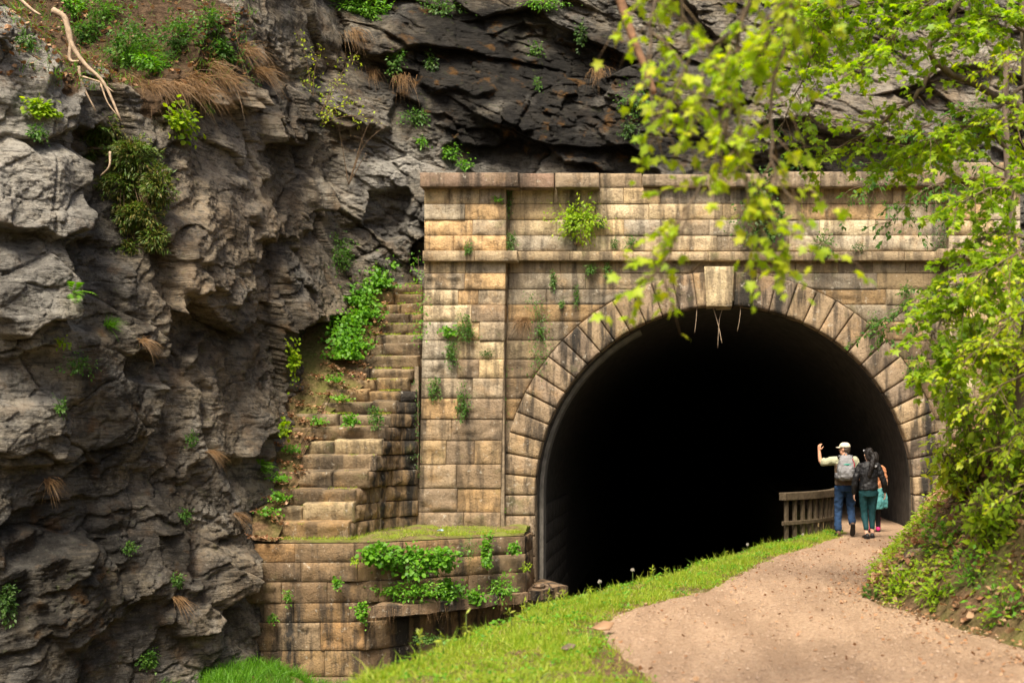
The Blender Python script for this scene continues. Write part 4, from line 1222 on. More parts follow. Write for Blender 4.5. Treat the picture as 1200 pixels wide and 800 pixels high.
weed('flat grey green weed right of the pilaster bush', 570,413,PF,16,9,'leaf_dark',50,0.04)
weed('weed on the string course of the left pilaster', 549,291,YP-0.18,9,15,'leaf_green',60,0.045)
weed('weed in the corner above the string course by the left pilaster', 599,284,W_-0.1,14,22,'leaf_green',100,0.05)
weed('trailing weed at the top corner of the left pilaster', 596,234,W_-0.1,9,36,'leaf_green',70,0.045)
weed('tiny weed under the coping on the left pilaster', 583,233,PF,16,7,'leaf_ivy',35,0.045)
vine('hanging_vine', 'dark green vine hanging beside the left shoulder of the arch', [wp(622,345,W_-0.05),wp(634,375,W_-0.06),wp(632,405,W_-0.06),wp(626,440,W_-0.05)], 330, 0.10, 0.05, 'leaf_green', OUT)
tuft('dry_grass_tuft', 'dry brown grass tuft left of the dark hanging vine', 'grass tuft', wp(615,374,W_), (-0.1,-0.6,-0.2), 160, 0.42, 0.007, 'dry_grass', spread=0.9, droop=0.9, rad=0.10)
for px_,py_,w,h,lb in ((692,316,18,14,'weed under the string course, nearest the parapet bush'),(712,317,11,18,'weed under the string course, second right of the parapet bush'),(676,346,6,24,'thin weed strand on the wall above the arch shoulder'),(648,327,8,26,'thin weed strand beside the blue grey wall stone'),(658,356,7,9,'tiny weed on the wall above the upper left arch stones'),(704,262,12,12,'small weed right of the parapet bush'),(740,283,16,14,'low weed on the string course right of the parapet bush'),(720,285,8,14,'thin weed between parapet bush and string course plants'),(633,388,6,8,'tiny weed beside the hanging vine top')):
    weed(lb, px_, py_, W_-0.04, w, h, 'leaf_green', int(18+w*h*0.25), 0.045)
weed('dark ivy clump on the parapet behind the maple spray', 893,250,W_-0.1,46,90,'leaf_dark',420,0.07,T_RD,'ivy','ivy')
weed('leafy weed sitting on the string course right of the keystone', 966,288,YW-0.2,24,30,'leaf_green',150,0.06)
weed('flat grey green weed on the right end of the string course', 1006,289,YW-0.2,20,10,'leaf_dark',70,0.04)
vine('hanging_vine', 'dark ivy hanging down the corner of the right pilaster', [wp(1103,222,W_-0.1),wp(1105,250,W_-0.1),wp(1101,290,W_-0.12)], 260, 0.09, 0.055, 'leaf_dark', OUT)
weed('weed on the right extrados of the arch', 1071,432,W_-0.1,20,30,'leaf_green',150,0.05)
weed('small weed above the right arch shoulder', 1024,378,W_-0.1,16,20,'leaf_green',90,0.05)
weed('weed on the wall right of the small arch shoulder weed', 1062,340,W_-0.1,14,14,'leaf_green',70,0.05)
vine('hanging_vine', 'thin green vine down the joint right of the left pilaster', [wp(592,425,W_-0.08),wp(589,470,W_-0.08),wp(586,520,W_-0.08)], 120, 0.06, 0.045, 'leaf_green', OUT)
vine('hanging_vine', 'green weeds in the joint at the foot of the left pilaster', [wp(586,575,W_-0.08),wp(585,600,W_-0.1),wp(584,622,W_-0.12)], 110, 0.06, 0.045, 'leaf_ivy', OUT)
vine('creeping_vine', 'ivy creeping up the left edge of the left pilaster', [wp(492,400,0.0),wp(494,365,0.0),wp(491,330,0.05),wp(490,300,0.1)], 170, 0.09, 0.06, 'leaf_ivy', (-0.3,-1,0))
vine('creeping_vine', 'thin weeds up the joint between steps and pilaster', [wp(491,560,-0.1),wp(490,500,-0.1),wp(489,445,-0.1)], 110, 0.05, 0.05, 'leaf_dark', (-0.3,-1,0))
weed('leafy tuft growing between the middle steps', 441,488,-0.95,17,26,'leaf_green',130,0.055,T_OV,'step_plant')
weed('small leafy plant on the steps left of the tuft', 411,492,-1.1,18,12,'leaf_ivy',70,0.06,T_RD,'step_plant')
# retaining wall plants
def wfront(px):
    return float(np.interp(px, [275,430,470,540,617], [-2.78,-2.72,-2.5,-1.9,-1.1]))
for px_,py_,w,h,mat,n,sz,T,lb in (
 (490,655,84,30,'leaf_ivy',380,0.085,T_RD,'broad leaved bush hanging over the middle of the retaining wall'),
 (443,650,34,26,'leaf_ivy',150,0.085,T_RD,'broad leaved plant left of the bush on the retaining wall'),
 (482,692,90,22,'leaf_ivy',260,0.07,T_OV,'leafy weeds below the bush on the retaining wall'),
 (521,655,20,22,'leaf_ivy',110,0.08,T_RD,'leafy plant right of the bush on the retaining wall'),
 (525,690,26,30,'leaf_ivy',150,0.07,T_RD,'pale weed low on the retaining wall beside the slab'),
 (571,645,14,40,'leaf_ivy',120,0.06,T_RD,'narrow vine hanging from the ledge grass'),
 (550,643,18,26,'leaf_green',120,0.05,T_NR,'grassy weed on the retaining wall edge'),
 (603,641,12,14,'leaf_ivy',50,0.06,T_RD,'small plant at the right end of the ledge'),
 (590,688,34,28,'leaf_ivy',170,0.06,T_OV,'weeds on the slab at the tunnel end of the wall'),
 (556,698,30,18,'leaf_ivy',110,0.06,T_RD,'low weeds in the middle of the projecting slab'),
 (616,664,9,9,'leaf_spring',30,0.05,T_OV,'tiny yellow green weed on the wall corner'),
 (396,682,10,14,'leaf_ivy',34,0.06,T_RD,'small weed between stones left of the wall bush'),
 (338,698,9,14,'leaf_ivy',40,0.05,T_OV,'tiny weed above the missing stone'),
 (320,723,10,12,'leaf_ivy',36,0.05,T_OV,'tiny weed beside the missing stone'),
 (416,656,9,8,'leaf_spring',30,0.05,T_OV,'tiny yellow weed under the wall top'),
 (425,716,14,22,'leaf_ivy',70,0.06,T_RD,'weed at the left end of the projecting slab'),
 (500,748,40,10,'leaf_green',110,0.05,T_OV,'low weeds in the shade under the slab')):
    weed(lb, px_, py_, wfront(px_)-0.06, w, h, mat, n, sz, T, 'wall_plant' if w < 60 else 'wall_bush', 'plant' if w < 60 else 'bush')
for i, px_ in enumerate((440,452,505,520,590)):
    tuft('hanging_roots', ['leftmost','second','third','fourth','rightmost'][i]+' bundle of dry roots hanging from the slab', 'roots', wp(px_, 716-(px_-440)*0.11, wfront(px_)-0.15), (0,-0.2,-1), 40, 0.30, 0.005, 'dry_grass', spread=0.25, droop=0.2, rad=0.06)
# hanging twigs under the keystone
for i,(a,b,c_) in enumerate((((835,358),(842,382),(846,402)),((848,358),(843,375),(841,408)),((817,355),(816,372),(814,390)),((868,356),(867,372),(864,388)))):
    mb = MB(); mb.tube(smooth_line([wp(*a,YV+0.1),wp(*b,YV+0.05),wp(*c_,YV+0.02)],4), 0.008 if i<1 else 0.005, 5)
    o = mb.build('hanging_twig', M['dead_wood'], None, True); tag(o, ['bare slanting twig hanging just under the keystone','thin straight twig hanging under the keystone centre','short twig hanging left of the keystone','short twig hanging right of the keystone'][i], 'twig')
# scrap of litter on the ledge
mb = MB()
pz = wp(515,619,-1.6)
for i in range(5):
    a = i*1.2; mb.add([(0,0,0.01),(0.07*math.cos(a),0.05*math.sin(a),0.03),(0.06*math.cos(a+1),0.05*math.sin(a+1),0.015+0.02*(i%2)),(0.02,0.01,0.05)], [(0,1,3),(1,2,3),(0,2,1)])
simple('blue_plastic', (0.35,0.5,0.6), 0.35)
o = mb.build('litter_scrap', M['blue_plastic']); o.location = (pz.x, -1.5, 0.07); tag(o, 'crumpled pale blue plastic scrap on the grassy ledge', 'litter')

# ------------------------------------------------------------------ plants around the stair and on the cliffs
# ivy blanket between cliff and steps
def fill_pt(px, py):
    q = np.array(proj(FILLV[:,0], FILLV[:,1], FILLV[:,2])).T
    k = np.argmin((q[:,0]-px)**2+(q[:,1]-py)**2); return Vector(FILLV[k])
def ivy_mass(label, spots, n, size, mat='leaf_ivy', T=T_RD, name='ivy'):
    pts = [fill_pt(px_,py_) for px_,py_,_ in spots]; root = empty(name, pts[0]); tag(root, label, 'ivy')
    P_ = np.array([list(p-pts[0]) for p in pts]); rr = np.array([s[2] for s in spots])
    k = RNG.integers(0,len(pts),n)
    q = RNG.normal(size=(n,3))*rr[k][:,None]*np.array([0.55,0.5,0.35]); q[:,2] = np.abs(q[:,2])
    pos = P_[k]+q+np.array([0.04,-0.12,0.10])
    d = rdir(n)*0.8+np.array([0.2,-0.3,-0.4]); z = RNG.normal(size=(n,3))*0.35+np.array([0.2,-0.45,0.8])
    leafobj('foliage', [inst(T,pos,d,z,size*RNG.uniform(0.6,1.2,n))], mat, root)
    mb = MB()
    for p in P_[1:]: mb.tube([(0,0,0), tuple(p*0.5+np.array([0,-0.03,0.05])), tuple(p)], [0.008,0.006,0.003], 4)
    mb.build('stem', M['twig'], root, True); return root
ivy_mass('thick bright green ivy along the left side of the steps', [(432,335,0.3),(425,350,0.34),(420,365,0.36),(414,380,0.38),(408,395,0.36),(402,410,0.34),(398,425,0.3),(440,325,0.30),(450,318,0.28),(460,308,0.26),(445,345,0.26),(405,425,0.3),(430,375,0.3),(418,410,0.28)], 4200, 0.08)
ivy_mass('ivy covering the top of the steps beside the pilaster', [(470,300,0.3),(455,310,0.3),(478,292,0.25),(445,318,0.25),(462,318,0.25)], 900, 0.07)
ivy_mass('low green weeds on the litter beside the lower steps', [(390,455,0.18),(372,500,0.16),(330,590,0.2),(325,560,0.2),(345,535,0.18),(318,605,0.18),(400,470,0.15)], 480, 0.065)

def cpl(px, py, w=0, up=0.06):
    c_ = on_cliff(px, py, w)
    n = (c_[1]+Vector((0,0,0.2))).normalized()
    return c_[0] + c_[1]*up, n
def crock(fn, label, px, py, w=0, **k):
    b, n = cpl(px, py, w); return fn(label, b, n, **k)
def cb(label, px, py, w, h, mat, n, size, T=T_OV, which=0, name='cliff_plant', cat='plant', hang=0.08):
    b, nn = cpl(px, py, which); s = S(b.y)
    return clump(name, label, cat, b, nn, (w/s/2, min(w,h)/s*0.4, h/s/2), int(n*2.4), size*1.05, mat, T, None, hang, 5)
# juniper bush in the hollow
b, nn = cpl(150,185,0); s = S(b.y)
root = empty('juniper_bush', b); tag(root, 'bushy hanging juniper with bronze patches on the left cliff', 'bush')
pos=[]; dd=[]; mb = MB()
for jx,jy,jw,jh in ((125,150,42,24),(165,182,48,40),(150,215,44,32),(168,250,46,36),(162,288,22,16),(195,215,30,40),(110,175,22,22),(190,275,24,26)):
    cc = np.array([(jx-150)/s, -0.12, (185-jy)/s]); n_ = int(jw*jh*1.7)
    q = rdir(n_)*(RNG.random((n_,1))**0.45); q[:,1] = -np.abs(q[:,1])
    q *= (1+0.6*fbm(q[:,0]*2.2+jx, q[:,2]*2.2+jy, 19, 3))[:,None]
    pp = cc+q*np.array([jw/s/1.7, 0.38, jh/s/1.7])
    pos.append(pp); dd.append(unit(q)*0.8+rdir(n_)*0.6+np.array([0.1,-0.2,-0.35]))
    for k in range(10):
        tip = pp[RNG.integers(0,n_)]; mb.tube([(0,0,0.1), tuple(tip*0.5+np.array([0,-0.05,0.1])), tuple(tip)], [0.012,0.008,0.003], 4)
pos = np.concatenate(pos); dd = np.concatenate(dd)
leafobj('foliage', [inst(T_NR, pos, dd, rdir(len(pos))*0.7+np.array([0.2,-0.5,0.8]), RNG.uniform(0.05,0.11,len(pos)))], 'leaf_juniper', root)
mb.build('branch', M['twig'], root, True)
cb('green leafy sprig at the right shoulder of the juniper',208,140,44,34,'leaf_spring',130,0.085,T_RD)
cb('sprig of green leaves on the pale upper left rock',45,125,40,22,'leaf_spring',80,0.08,T_RD)
cb('small plant on the ledge of the big pale rock',42,155,24,20,'leaf_green',80,0.06)
cb('small weeds on the pale rock at the left top',25,45,22,18,'leaf_green',70,0.06)
b, nn = cpl(85,343,0); fern('cliff_fern','bright green fern fronds on the dark left rock face',b,nn+Vector((0.6,-0.3,0)),6,0.42,'leaf_ivy')
b, nn = cpl(125,380,0); tuft('grass_tuft','green grass tuft in the crack right of the fern','grass tuft',b,nn+Vector((0,0,0.5)),110,0.34,0.010,'grass_lush')
cb('low weeds under the fern on the left cliff',92,425,40,26,'leaf_green',110,0.05)
cb('tiny sprig below the left fern',73,400,16,10,'leaf_spring',30,0.06)
cb('small weed low on the left edge of the cliff',70,478,12,18,'leaf_green',50,0.05)
cb('weed at the bottom left edge of the picture',6,705,24,44,'leaf_dark',150,0.06)
cb('leafy weed near the cliff foot',170,770,26,20,'leaf_green',110,0.06)
cb('leafy sprig on the rock beside the middle steps',340,420,22,40,'leaf_spring',80,0.075,T_RD,0,'cliff_sprig')
cb('leafy sprig below it on the rock beside the steps',330,500,16,22,'leaf_spring',50,0.07,T_RD,0,'cliff_sprig')
b, nn = cpl(305,545,0); fern('cliff_fern','broad green fern at the cliff edge beside the lower steps',b,nn+Vector((0.3,-0.3,0.2)),10,0.42,'leaf_ivy')
b, nn = cpl(318,575,0); fern('cliff_fern','smaller fern under the broad one by the lower steps',b,nn+Vector((0.3,-0.3,0)),7,0.30,'leaf_ivy')
for px_,py_,lb in ((215,600,'green moss tuft in the middle lower rock'),(150,640,'moss tuft on the lower dark rock'),(205,680,'small green weed above the cliff foot rib'),(222,515,'green patch in the crack of the lower cliff')):
    cb(lb,px_,py_,18,14,'leaf_green',60,0.05)
for px_,py_,lb in ((205,700,'dry grass hanging low on the cliff near the foot'),(55,560,'dry grass under the ledge on the far left rock'),(275,600,'dry grass beside the retaining wall top'),(245,530,'dry grass in the middle of the lower cliff'),(165,400,'dry grass right of the left fern')):
    b, nn = cpl(px_,py_,0); tuft('dry_grass_tuft',lb,'grass tuft',b,nn+Vector((0,0,-0.3)),70,0.38,0.007,'dry_grass',spread=0.5,droop=0.9)
ORD = ['first','second','third','fourth','fifth','sixth','seventh','eighth','ninth','tenth','eleventh','twelfth','thirteenth','fourteenth']
# top of the side cliff
for i,(px_,py_) in enumerate(((150,92),(175,100),(200,98),(225,88),(245,78),(262,95),(235,105),(285,60),(300,85))):
    b, nn = cpl(px_,py_,0); tuft('dry_grass_tuft',ORD[i]+' dry grass tuft from the left on the lip of the left cliff','grass tuft',b,nn+Vector((0.1,-0.2,-0.2)),130,0.62,0.008,'dry_grass',group='dry grass along the cliff lip',spread=0.6,droop=1.0,rad=0.12)
for px_,py_,w,h,n,mat,lb in ((120,12,110,60,620,'grass_lush','bright grassy clump at the top edge of the cliff soil'),(150,55,90,66,520,'leaf_green','leafy green shrub on the cliff lip, left one'),(200,45,84,60,460,'leaf_green','leafy green shrub on the cliff lip, right one'),(240,25,50,40,220,'leaf_green','small shrub near the brown leaf slope'),(175,75,70,26,240,'leaf_ivy','low weeds below the cliff lip shrubs'),(100,38,50,34,240,'leaf_green','dark shrub right of the dead branch'),(260,60,44,30,200,'leaf_green','shrub above the jutting ledge'),(85,5,60,24,220,'leaf_ivy','green shrub above the dead branch'),(430,8,70,30,380,'leaf_ivy','green bush at the top of the rock corner')):
    cb(lb,px_,py_,w,h,mat,n,0.08,T_NR if mat == 'grass_lush' else T_OV,0 if px_ < 400 else None,'cliff_shrub','shrub')
b, nn = cpl(150,70,0); tuft('grass_tuft','long green grass in front of the cliff lip shrubs','grass tuft',b,nn+Vector((0,0,0.6)),420,0.5,0.010,'grass_lush',spread=0.8,rad=0.28)
vine('hanging_vine','thin green vine down the pale rock column',[cpl(270,5,0)[0],cpl(276,40,0)[0],cpl(285,75,0)[0],cpl(296,115,0)[0]],220,0.07,0.055,'leaf_green',(0.7,-0.7,0))
cb('small fern tuft under the jutting ledge',237,122,18,20,'leaf_ivy',70,0.06)
cb('green weeds on the corner rock beside the upper ivy',395,300,44,40,'leaf_green',260,0.06)
cb('brown green shrub on the rock above the ivy',415,312,36,40,'leaf_dark',240,0.06)
# thin sapling on the corner
def sapling(name, label, base, tips, leaf, n, mat, T=T_OV, r=0.012, cat='sapling'):
    base = Vector(base); root = empty(name, base); tag(root, label, cat); mb = MB(); pos=[]; 
    for tp in tips:
        tp = Vector(tp)-base; mid = tp*0.5+Vector((random.uniform(-0.1,0.1),random.uniform(-0.1,0.1),0.12*tp.length))
        ln = smooth_line([(0,0,0),mid,tp],6); k = len(ln)
        mb.tube(ln, [r*(1-0.8*i/(k-1)) for i in range(k)], 5)
        for i in range(n):
            f = 0.3+0.7*random.random(); p = ln[min(k-1,int(f*(k-1)))]
            q = p+Vector((random.gauss(0,0.11),random.gauss(0,0.1),random.gauss(0,0.09)))
            mb.tube([p,q],[0.003,0.0015],3); pos.append(list(q))
    pos = np.array(pos); m = len(pos)
    mb.build('stem', M['twig'], root, True)
    leafobj('foliage', [inst(T,pos,rdir(m)*0.8+np.array([0,-0.2,-0.5]),RNG.normal(size=(m,3))*0.4+np.array([0.2,-0.4,0.9]),leaf*RNG.uniform(0.5,1.2,m))], mat, root)
    return root
b,_ = cpl(362,150,0)
yb_ = b.y-0.1
sapling('sapling','thin sapling with sparse yellow leaves in the rock corner',b,[P(345,30,yb_),P(375,55,yb_),P(400,95,yb_),P(425,120,yb_),P(420,60,yb_),P(385,130,yb_-0.2),P(440,140,yb_),P(355,90,yb_)],0.085,40,'leaf_maple')
b,_ = cpl(410,215,None)
sapling('bare_twigs','tangle of bare twigs hanging below the yellow sapling',b,[P(440,130,b.y-0.3),P(455,145,b.y-0.3),P(425,150,b.y-0.3),P(395,140,b.y-0.2),P(430,180,b.y-0.2)],0.03,5,'dry_grass',cat='twigs')
# back cliff
for px_,py_,w,h,mat,n,lb in ((486,135,34,20,'leaf_green',110,'weed on the back cliff left of the wet black rock'),(527,176,34,16,'leaf_ivy',110,'fern like weed just above the left end of the coping'),(545,190,18,12,'leaf_ivy',60,'small weed resting above the coping'),(497,168,14,10,'leaf_ivy',40,'tiny weed left of the coping fern'),(465,70,22,34,'leaf_green',110,'green weed on the corner of the back cliff'),(508,72,12,26,'leaf_dark',70,'dark weed high on the wet black rock'),(630,62,18,18,'leaf_green',60,'small green weed in the middle of the black rock'),(632,98,10,18,'leaf_green',40,'tiny weed below the middle one on the black rock'),(678,40,14,34,'leaf_dark',80,'weed at the upper right of the black rock'),(745,120,40,34,'leaf_green',150,'green plant on the tan rock above the coping'),(735,150,22,22,'leaf_dark',90,'dark plant just above the coping near the maple'),(858,95,20,80,'leaf_dark',260,'dark ivy strip on the back cliff behind the maple'),(900,150,34,36,'leaf_dark',220,'dark ivy clump above the right coping'),(935,185,40,24,'leaf_dark',200,'dark ivy mound lying on the right coping'),(520,10,60,20,'leaf_green',160,'green tuft at the top of the back cliff'),(640,5,50,14,'leaf_ivy',120,'pale green tuft at the upper middle of the back cliff')):
    cb(lb,px_,py_,w,h,mat,n,0.07,T_RD if 'ivy' in lb else T_OV,1)
for px_,py_,lb in ((435,80,'dry grass hanging on the corner above the yellow sapling'),(470,90,'dry grass on the left of the black rock'),(700,80,'dry grass on the right of the black rock'),(415,35,'dry grass below the top corner bush')):
    b, nn = cpl(px_,py_,None); tuft('dry_grass_tuft',lb,'grass tuft',b,nn+Vector((0,0,-0.6)),110,0.6,0.008,'dry_grass',spread=0.4,droop=0.9,rad=0.10)
# dead branch and roots on the left top rock
def cl3(px, py, up=0.14):
    c_, n_ = cpl(px, py, 0, up); return c_
root = empty('dead_branch', cl3(70,20)); tag(root, 'bleached dead branch hanging down the pale upper left rock', 'branch')
def rel(pts, r0, r1, nm):
    ln = smooth_line([p-root.location for p in pts],5); k = len(ln); mb = MB()
    mb.tube(ln,[r0+(r1-r0)*i/(k-1) for i in range(k)],7); mb.build(nm,M['dead_wood'],root,True)
yb2 = cl3(90,80).y-0.15
Q_ = lambda px,py: P(px,py,yb2)
rel([Q_(62,12),Q_(76,22),Q_(84,52),Q_(100,76),Q_(122,98),Q_(142,142)],0.055,0.018,'limb')
rel([Q_(76,22),Q_(83,45),Q_(82,70),Q_(93,72)],0.045,0.02,'limb')
rel([Q_(92,78),Q_(97,100),Q_(112,130)],0.028,0.012,'limb')
rel([Q_(97,90),Q_(118,97),Q_(133,108)],0.018,0.008,'limb')
rel([Q_(118,98),Q_(126,120),Q_(138,136)],0.015,0.007,'limb')
rel([Q_(22,-2),Q_(38,12),Q_(48,18)],0.03,0.015,'limb')
rel([P(129,178,yb2-0.3),P(128,195,yb2-0.35),P(118,206,yb2-0.3)],0.02,0.010,'limb')
# ------------------------------------------------------------------ trees on the right bank
def B3(px, py, Y): return P(px, py, Y)
YT = -12.0
def L(pts, r0=0.03, r1=0.006, dens=1.0): return ([P(*p) for p in pts], r0, r1, dens)
tb = P(1196,664,YT); tb.z = float(gz(tb.x,tb.y))-0.1
limbs = [
 L([(1206,140,YT),(1178,115,YT),(1104,78,YT-0.2),(1094,50,YT-0.3),(1128,0,YT-0.2),(1160,-70,YT)],0.045,0.022,0.5),
 L([(1102,72,YT-0.2),(1067,118,YT-0.2),(1010,158,YT+0.2),(955,186,YT+0.5)],0.030,0.005,1.0),
 L([(1128,0,YT-0.2),(1050,28,YT),(965,40,YT+0.5),(890,70,YT+0.8)],0.030,0.005,1.1),
 L([(1010,-60,YT),(987,0,YT),(955,57,YT+0.3),(911,162,YT+0.5)],0.022,0.005,0.8),
 L([(1206,200,YT),(1150,150,YT),(1100,165,YT+0.2),(1040,195,YT+0.3)],0.028,0.005,1.4),
 L([(1210,285,YT),(1165,272,YT-0.2),(1130,300,YT-0.3),(1105,345,YT-0.2)],0.026,0.005,1.2),
 L([(1208,370,YT),(1160,345,YT-0.3),(1115,365,YT-0.5),(1085,400,YT-0.6)],0.024,0.005,1.5),
 L([(1206,100,YT),(1150,140,YT-0.4),(1085,165,YT-0.6)],0.026,0.005,1.2),
 L([(1204,440,YT),(1170,400,YT-0.4),(1120,430,YT-0.6)],0.022,0.005,1.5),
 L([(1160,-70,YT),(1080,-20,YT-0.2),(990,10,YT),(920,10,YT+0.3)],0.026,0.005,1.2),
 L([(1203,40,YT),(1170,20,YT-0.6),(1110,45,YT-0.8)],0.024,0.005,1.4),
 L([(1190,-120,YT),(1100,-70,YT-0.5),(1010,-20,YT-0.5),(930,40,YT-0.3)],0.024,0.005,1.2),
 L([(1195,-60,YT),(1140,-30,YT-0.8),(1070,20,YT-0.9),(1000,90,YT-0.6)],0.024,0.005,1.2),
 L([(1206,220,YT),(1180,215,YT-0.8),(1120,240,YT-1.0)],0.022,0.005,1.4),
 L([(1208,330,YT),(1185,300,YT-1.0),(1130,330,YT-1.2)],0.022,0.005,1.5)]
tree('maple_tree','grey trunked young tree at the right edge with spreading green branches',
     [tb, P(1190,560,YT), P(1202,430,YT), P(1214,260,YT), P(1206,120,YT), P(1200,0,YT), P(1190,-160,YT)], (0.11,0.05),
     limbs, 'leaf_spring', 0.085, T_MP, 0.60, 0.042, 16, 5, 0.22)
# darker tree behind it, against the portal
YD = -6.0
tb = P(1185,520,YD); tb.z = float(gz(tb.x,tb.y))-0.1
limbs = [L([(1180,200,YD),(1120,165,YD),(1060,185,YD),(1005,225,YD)],0.025,0.005,1.0), L([(1185,260,YD),(1130,210,YD),(1075,230,YD),(1040,262,YD)],0.022,0.005,0.9),
 L([(1180,340,YD),(1130,335,YD),(1075,350,YD),(1030,388,YD)],0.022,0.005,1.1), L([(1185,150,YD),(1130,130,YD),(1080,150,YD)],0.022,0.005,1.0), L([(1188,400,YD),(1150,390,YD),(1110,420,YD)],0.02,0.005,0.9)]
tree('dark_tree','slender dark leaved tree behind the right edge tree, before the right pilaster',
     [tb, P(1192,420,YD), P(1185,260,YD), P(1178,120,YD), P(1185,-40,YD)], (0.09,0.04), limbs, 'leaf_green', 0.10, T_OV, 0.65, 0.05, 14, 9, 0.3)
# lime coloured tree at the right edge, nearer than the grey trunk
YL2 = -14.0
tb = Vector((P(1312,600,YL2).x, YL2, 0)); tb.z = float(gz(tb.x,tb.y))-0.1
def LL2(*pts): return L([(x+48,y,YL2+d) for x,y,d in pts],0.02,0.005,1.0)
limbs = [LL2((1262,300,0),(1215,270,0),(1150,290,0),(1095,330,0.2)), LL2((1262,380,0),(1210,350,0),(1150,370,0.1),(1085,420,0.3)), LL2((1262,450,0),(1210,430,0.1),(1150,440,0.2),(1095,475,0.4)),
 LL2((1262,500,0),(1215,480,0.2),(1160,500,0.3),(1115,530,0.5)), LL2((1262,180,0),(1220,140,0),(1180,130,0),(1140,150,0.1)),
 LL2((1262,420,0),(1225,395,-0.4),(1180,400,-0.4),(1140,410,-0.3)), LL2((1262,340,0),(1225,320,-0.4),(1190,330,-0.5),(1150,340,-0.4)), LL2((1262,120,0),(1220,60,0),(1170,60,0),(1110,90,0.1)), LL2((1262,540,0),(1220,530,-0.1),(1185,545,0),(1150,575,0.2))]
tree('lime_tree','lime green tree filling the right edge in front of the grey trunk',
     [tb, P(1303,480,YL2), P(1310,300,YL2), P(1306,120,YL2), P(1310,-60,YL2)], (0.09,0.04), limbs, 'leaf_maple', 0.075, T_OV, 0.45, 0.045, 13, 21, 0.22)
# nearer maple whose sprays hang into the top of the view
YA = -18.2
tb = Vector((4.9,-17.5,0)); tb.z = float(gz(tb.x,tb.y))-0.1
top = Vector((3.6,-17.6,6.9))
limbs = [
 L([(1160,-300,YA),(1000,-170,YA),(900,-90,YA),(875,30,YA),(850,130,YA),(880,230,YA),(895,290,YA)],0.03,0.004,1.15),
 L([(1000,-170,YA),(860,-120,YA+0.2),(800,-20,YA+0.2),(805,70,YA+0.2),(768,170,YA+0.2)],0.024,0.004,1.0),
 L([(1080,-230,YA),(960,-100,YA-0.1),(915,60,YA-0.1),(905,190,YA-0.1),(960,285,YA-0.1)],0.022,0.004,0.8),
 L([(860,-120,YA+0.2),(780,-70,YA+0.1),(765,5,YA),(758,100,YA)],0.016,0.004,0.8),
 L([(850,130,YA),(825,200,YA),(795,270,YA),(765,325,YA)],0.010,0.003,1.0),
 L([(875,30,YA),(835,60,YA+0.1),(820,140,YA+0.1)],0.010,0.003,1.1),
 L([(1160,-300,YA),(1040,-160,YA-0.3),(960,-40,YA-0.3),(900,40,YA-0.3)],0.016,0.004,1.0)]
limbs = [([top]+l[0][0:] if i == 0 else l[0], l[1], l[2], l[3]) for i, l in enumerate(limbs)]
tree('maple_tree','near maple with yellow green sprays hanging down before the keystone',
     [tb, Vector((4.6,-17.5,2.6)), Vector((4.1,-17.5,5.0)), top, Vector((3.2,-17.7,8.6))], (0.14,0.07), limbs, 'leaf_maple', 0.078, T_MP, 0.38, 0.050, 8, 3, 0.42, start=0.30)
mb = MB(); ln = smooth_line([P(700,-90,-17.2),P(727,0,-17.2),P(742,45,-17.2),P(757,82,-17.2),P(767,110,-17.2)],5); k = len(ln)
# leafless bough of the same maple reaching over
bt = [o for o in bpy.data.objects if o.get('label','').startswith('near maple')][0]
b0 = bt.location
ln = smooth_line([top, Vector((1.8,-17.4,7.2)), Vector((0.1,-17.3,6.6)), P(712,-60,-17.2),P(727,0,-17.2),P(742,45,-17.2),P(757,82,-17.2),P(767,110,-17.2)],5); k = len(ln)
mb.tube([p-b0 for p in ln],[0.05-0.03*i/(k-1) for i in range(k)],7); simple('brown_bark',(0.22,0.12,0.07),0.9,16,0.4,bump=0.6); mb.build('limb',M['brown_bark'],bt,True)
# yellow-green saplings and shrubs on the bank
def bank(px, py):
    """first hit of the pixel ray with the bank"""
    for d in np.linspace(8,25,700):
        x = (px-VX)*d/F; z = CH-(py-VY)*d/F
        if z < float(gz(np.array(x), np.array(d-D))): return Vector((x, d-D, z))
    return PG(px, max(py,540))
for px_,py_,hh,n,mat,lb in ((1150,560,1.5,70,'leaf_spring','bushy sapling on the bank left of the grey trunk'),(1185,600,1.2,60,'leaf_spring','yellow green sapling at the right edge below the trunk'),(1110,520,1.1,55,'leaf_spring','leafy sapling in front of the arch foot'),(1125,590,0.8,45,'leaf_maple','low yellow sapling above the fallen log'),(1180,500,1.7,80,'leaf_maple','tall yellow green sapling at the right edge'),(1160,640,0.6,45,'leaf_spring','small leafy sapling in the middle of the bank'),(1135,480,1.2,60,'leaf_maple','pale sapling before the right pilaster')):
    b = bank(px_,py_); tips = [b+Vector((random.uniform(-0.45,0.35)*hh,random.uniform(-0.5,0.2)*hh,hh*random.uniform(0.55,1.0))) for _ in range(9)]
    sapling('sapling',lb,b,tips,0.11,int(n*1.6),mat,T_OV,0.010)
